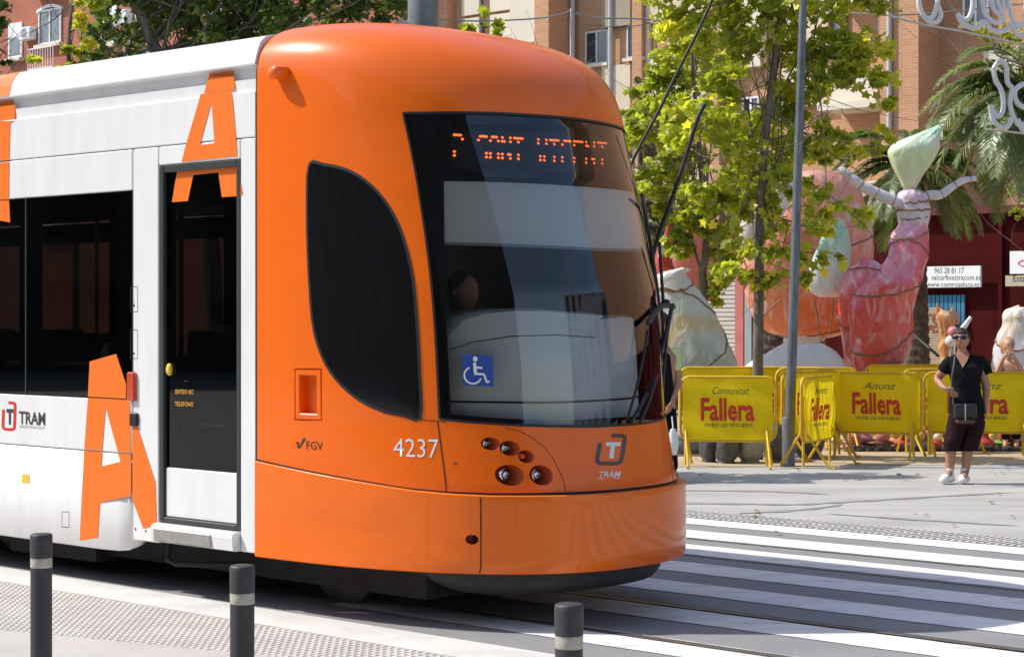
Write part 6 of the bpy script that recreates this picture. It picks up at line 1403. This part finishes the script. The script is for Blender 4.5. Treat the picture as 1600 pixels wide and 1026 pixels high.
# ---------- blonde woman behind the barrier
Yb = 24.6; bb_ = at(1578, 490, Yb); bb_.z = .008; pb_ = thing('person', 'blonde woman in white tank top, hands raised to her mouth, behind right barrier', 'person', bb_)
def J(x, y, dy=0.0): p = at(x, y, Yb+dy)-bb_; return (p.x, p.y, p.z)
N = {'pel': (J(1579, 636), (.13, .1)), 'sp': (J(1579, 608), (.11, .09)), 'ch': (J(1579, 578), (.13, .09)), 'nk': (J(1577, 562), .045), 'hd': (J(1576, 552), .045), 'sl': (J(1564, 568), .045), 'el': (J(1557, 586, -.05), .036), 'wl': (J(1568, 559, -.20), .026), 'sr': (J(1593, 570), .045), 'er': (J(1600, 588, -.03), .036), 'wr': (J(1586, 560, -.20), .026),
  'hl': (J(1571, 642), .08), 'kl': (J(1571, 664), .055), 'al': (J(1571, 690), .035), 'tl': (J(1570, 698, -.1), .03), 'hr': (J(1588, 642), .08), 'kr': (J(1588, 664), .055), 'ar': (J(1588, 690), .035), 'tr': (J(1588, 698, -.1), .03)}
E_ = [('pel', 'sp'), ('sp', 'ch'), ('ch', 'nk'), ('nk', 'hd'), ('ch', 'sl'), ('sl', 'el'), ('el', 'wl'), ('ch', 'sr'), ('sr', 'er'), ('er', 'wr'), ('pel', 'hl'), ('hl', 'kl'), ('kl', 'al'), ('al', 'tl'), ('pel', 'hr'), ('hr', 'kr'), ('kr', 'ar'), ('ar', 'tr')]
hand_nodes(N, E_, 'wl', 'L', (.6, .2, .6), (-.3, .3, .6), curl=.6); hand_nodes(N, E_, 'wr', 'R', (-.6, .2, .6), (.3, .3, .6), curl=.6)
skin_mesh('body', N, E_, 'pel', SKIN2, pb_)
hc = J(1575, 541); mb = MB(); M = head_geo(mb, hc, .112, math.radians(5)); hd = mb.build('head', SKIN2, pb_); face_bits(hd, hc, .112, M)
mb = MB(); mb.ell(Vector(hc)+Vector((0, .025, .03)), (.096, .098, .098), 16, 10); mb.ell(Vector(hc)+Vector((0, .07, -.03)), (.085, .05, .09), 12, 8); mb.build('hair', HAIRB, hd)
skin_mesh('tank_top', {'pel': (J(1579, 626), (.145, .115)), 'sp': (J(1579, 605), (.13, .105)), 'ch': (J(1579, 586, -.01), (.15, .115)), 'sl': (J(1568, 576), .045), 'sr': (J(1590, 577), .045)}, [('pel', 'sp'), ('sp', 'ch'), ('ch', 'sl'), ('ch', 'sr')], 'pel', CL_WHITE, pb_)
skin_mesh('trousers', {'wt': (J(1579, 624), (.12, .10)), 'pel': (J(1579, 638), (.14, .115)), 'hl': (J(1571, 646), .095), 'kl': (J(1571, 664), .07), 'al': (J(1571, 688), .06), 'hr': (J(1588, 646), .095), 'kr': (J(1588, 664), .07), 'ar': (J(1588, 688), .06)}, [('wt', 'pel'), ('pel', 'hl'), ('hl', 'kl'), ('kl', 'al'), ('pel', 'hr'), ('hr', 'kr'), ('kr', 'ar')], 'pel', CL_BLACK, pb_)
# ---------- walking man half hidden by the tram nose
Ym = 20.0; bm = at(1041, 490, Ym); bm.z = .005; pm = thing('person', 'person in black vest over lime sleeves walking past, mostly hidden by the tram nose', 'person', bm)
def J(x, y, dy=0.0): p = at(x, y, Ym+dy)-bm; return (p.x, p.y, p.z)
N = {'pel': (J(1040, 632), (.13, .10)), 'sp': (J(1040, 600), (.12, .10)), 'ch': (J(1039, 560), (.15, .10)), 'nk': (J(1034, 528), .05), 'hd': (J(1030, 516), .05), 'sr': (J(1055, 552), .055), 'er': (J(1060, 596, .03), .042), 'wr': (J(1050, 628, -.1), .030), 'sl': (J(1020, 552), .055), 'el': (J(1014, 592, .06), .037), 'wl': (J(1010, 620, -.05), .028),
  'hr': (J(1047, 642), .085), 'kr': (J(1046, 690, -.05), .058), 'ar': (J(1052, 738, .1), .036), 'tr': (J(1060, 748, .05), .034), 'hl': (J(1031, 642), .085), 'kl': (J(1026, 690, -.1), .058), 'al': (J(1018, 738, 0), .036), 'tl': (J(1008, 750, -.05), .034)}
E_ = [('pel', 'sp'), ('sp', 'ch'), ('ch', 'nk'), ('nk', 'hd'), ('ch', 'sl'), ('sl', 'el'), ('el', 'wl'), ('ch', 'sr'), ('sr', 'er'), ('er', 'wr'), ('pel', 'hl'), ('hl', 'kl'), ('kl', 'al'), ('al', 'tl'), ('pel', 'hr'), ('hr', 'kr'), ('kr', 'ar'), ('ar', 'tr')]
hand_nodes(N, E_, 'wr', 'R', (-.4, -.1, -1), (-.6, -.6, 0), curl=.4); hand_nodes(N, E_, 'wl', 'L', (-.3, -.1, -1), (.6, -.6, 0), curl=.4)
skin_mesh('body', N, E_, 'pel', SKIN, pm)
hc = J(1029, 505); mb = MB(); M = head_geo(mb, hc, .115, math.radians(-60)); hd = mb.build('head', SKIN, pm); face_bits(hd, hc, .115, M); mb = MB(); mb.ell(Vector(hc)+Vector((.02, .02, .03)), (.098, .098, .098), 16, 10); mb.build('hair', HAIRD, hd)
skin_mesh('vest', {'pel': (J(1038, 640), (.13, .12)), 'sp': (J(1037, 600), (.12, .12)), 'ch': (J(1036, 562), (.125, .11)), 'u': (J(1036, 546), (.10, .09))}, [('pel', 'sp'), ('sp', 'ch'), ('ch', 'u')], 'pel', CL_BLACK, pm)
for s_ in (((1052, 543), (1056, 560), (1057, 580)), ((1022, 546), (1016, 562), (1014, 578))):
    skin_mesh('sleeve', {'a': (J(*s_[0]), .068), 'b': (J(*s_[1]), .066), 'c': (J(*s_[2], .02), .060)}, [('a', 'b'), ('b', 'c')], 'b', CL_LIME, pm)
skin_mesh('trousers', {'wt': (J(1040, 622), (.12, .10)), 'pel': (J(1040, 640), (.15, .12)), 'hr': (J(1047, 648), .10), 'kr': (J(1046, 690, -.05), .082), 'ar': (J(1052, 736, .1), .06), 'hl': (J(1031, 648), .10), 'kl': (J(1026, 690, -.1), .082), 'al': (J(1018, 736), .06)}, [('wt', 'pel'), ('pel', 'hl'), ('hl', 'kl'), ('kl', 'al'), ('pel', 'hr'), ('hr', 'kr'), ('kr', 'ar')], 'pel', CL_BLACK, pm)
lb = at(1052, 690, Ym-.2); mb = MB(); s = Ym/FPX; rg = []
for j in range(10):
    f = j/9; k = (.35+.65*math.sin(math.pi*min(1, .15+f*.8)))*8*s; rg.append([(math.cos(2*math.pi*q/14)*k*(1+.1*math.sin(q*3)), math.sin(2*math.pi*q/14)*k*.5, (-.5+f)*.27) for q in range(14)])
mb.ring(rg); o = mb.build('plastic_bag', CL_WHITE); o.location = lb; tag(o, 'white plastic bag carried beside the tram nose', 'bag'); mb = MB(); mb.tube([(0, 0, .13), (-.01, .04, .26)], .008, 6); mb.build('handle', CL_WHITE, o)
# ---------- tram driver and a passenger
def local(p): return Matrix.Rotation(ROTZ, 4, 'Z') @ Vector(p)+Vector((P0[0], P0[1], 0))
def seated(label, a, b, z0, top_m, hairm, sk, turn=0.0, reach=.35):
    r = bpy.data.objects.new('person', None); COL.objects.link(r); r.location = local((a, b, z0)); r.rotation_euler = (0, 0, ROTZ+turn); tag(r, label, 'person')
    N = {'pel': ((0, 0, .0), (.13, .13)), 'sp': ((0, 0, .2), (.12, .1)), 'ch': ((.02, 0, .42), (.14, .10)), 'nk': ((.03, 0, .56), .05), 'hd': ((.04, 0, .64), .05), 'sl': ((.02, .18, .48), .055), 'el': ((.14, .24, .24), .04), 'wl': ((.14+reach*.7, .18, .26), .028), 'sr': ((.02, -.18, .48), .055), 'er': ((.14, -.24, .24), .04), 'wr': ((.14+reach*.7, -.18, .26), .028),
      'hl': ((.06, .10, -.02), .09), 'kl': ((.46, .13, .02), .065), 'al': ((.46, .13, -.38), .045), 'tl': ((.58, .13, -.41), .04), 'hr': ((.06, -.10, -.02), .09), 'kr': ((.46, -.13, .02), .065), 'ar': ((.46, -.13, -.38), .045), 'tr': ((.58, -.13, -.41), .04)}
    E_ = [('pel', 'sp'), ('sp', 'ch'), ('ch', 'nk'), ('nk', 'hd'), ('ch', 'sl'), ('sl', 'el'), ('el', 'wl'), ('ch', 'sr'), ('sr', 'er'), ('er', 'wr'), ('pel', 'hl'), ('hl', 'kl'), ('kl', 'al'), ('al', 'tl'), ('pel', 'hr'), ('hr', 'kr'), ('kr', 'ar'), ('ar', 'tr')]
    hand_nodes(N, E_, 'wl', 'L', (1, -.1, -.2), (0, -1, .1), curl=.5); hand_nodes(N, E_, 'wr', 'R', (1, .1, -.2), (0, 1, .1), curl=.5)
    skin_mesh('body', N, E_, 'pel', sk, r); hc = Vector((.06, 0, .76)); mb = MB(); M = head_geo(mb, hc, .115, math.radians(90)); hd = mb.build('head', sk, r); face_bits(hd, hc, .115, M)
    mb = MB(); mb.ell(hc+Vector((-.02, 0, .03)), (.10, .09, .10), 16, 10); mb.ell(hc+Vector((-.07, 0, -.04)), (.06, .085, .09), 12, 8); mb.build('hair', hairm, hd)
    skin_mesh('shirt', {'pel': ((0, 0, .02), (.15, .14)), 'sp': ((0, 0, .2), (.14, .13)), 'ch': ((.02, 0, .42), (.165, .125)), 'sl': ((.02, .17, .47), .068), 'el': ((.07, .21, .36), .06), 'sr': ((.02, -.17, .47), .068), 'er': ((.07, -.21, .36), .06)}, [('pel', 'sp'), ('sp', 'ch'), ('ch', 'sl'), ('sl', 'el'), ('ch', 'sr'), ('sr', 'er')], 'pel', top_m, r)
    skin_mesh('trousers', {'wt': ((0, 0, .12), (.12, .12)), 'pel': ((0, 0, .0), (.145, .14)), 'hl': ((.08, .10, -.01), .10), 'kl': ((.46, .13, .02), .078), 'al': ((.46, .13, -.34), .06), 'hr': ((.08, -.10, -.01), .10), 'kr': ((.46, -.13, .02), .078), 'ar': ((.46, -.13, -.34), .06)}, [('wt', 'pel'), ('pel', 'hl'), ('hl', 'kl'), ('kl', 'al'), ('pel', 'hr'), ('hr', 'kr'), ('kr', 'ar')], 'pel', CL_BLACK, r)
    return r
seated('tram driver in a pale blue shirt seated behind the windscreen', .68, 1.0, 1.12, mat('cloth_blue', (.30, .36, .46), .8), HAIRD, SKIN, reach=.4)
seated('passenger in a white top seated by the tram side window', -1.75, .40, 1.06, CL_WHITE, HAIRD, SKIN2, reach=.1)
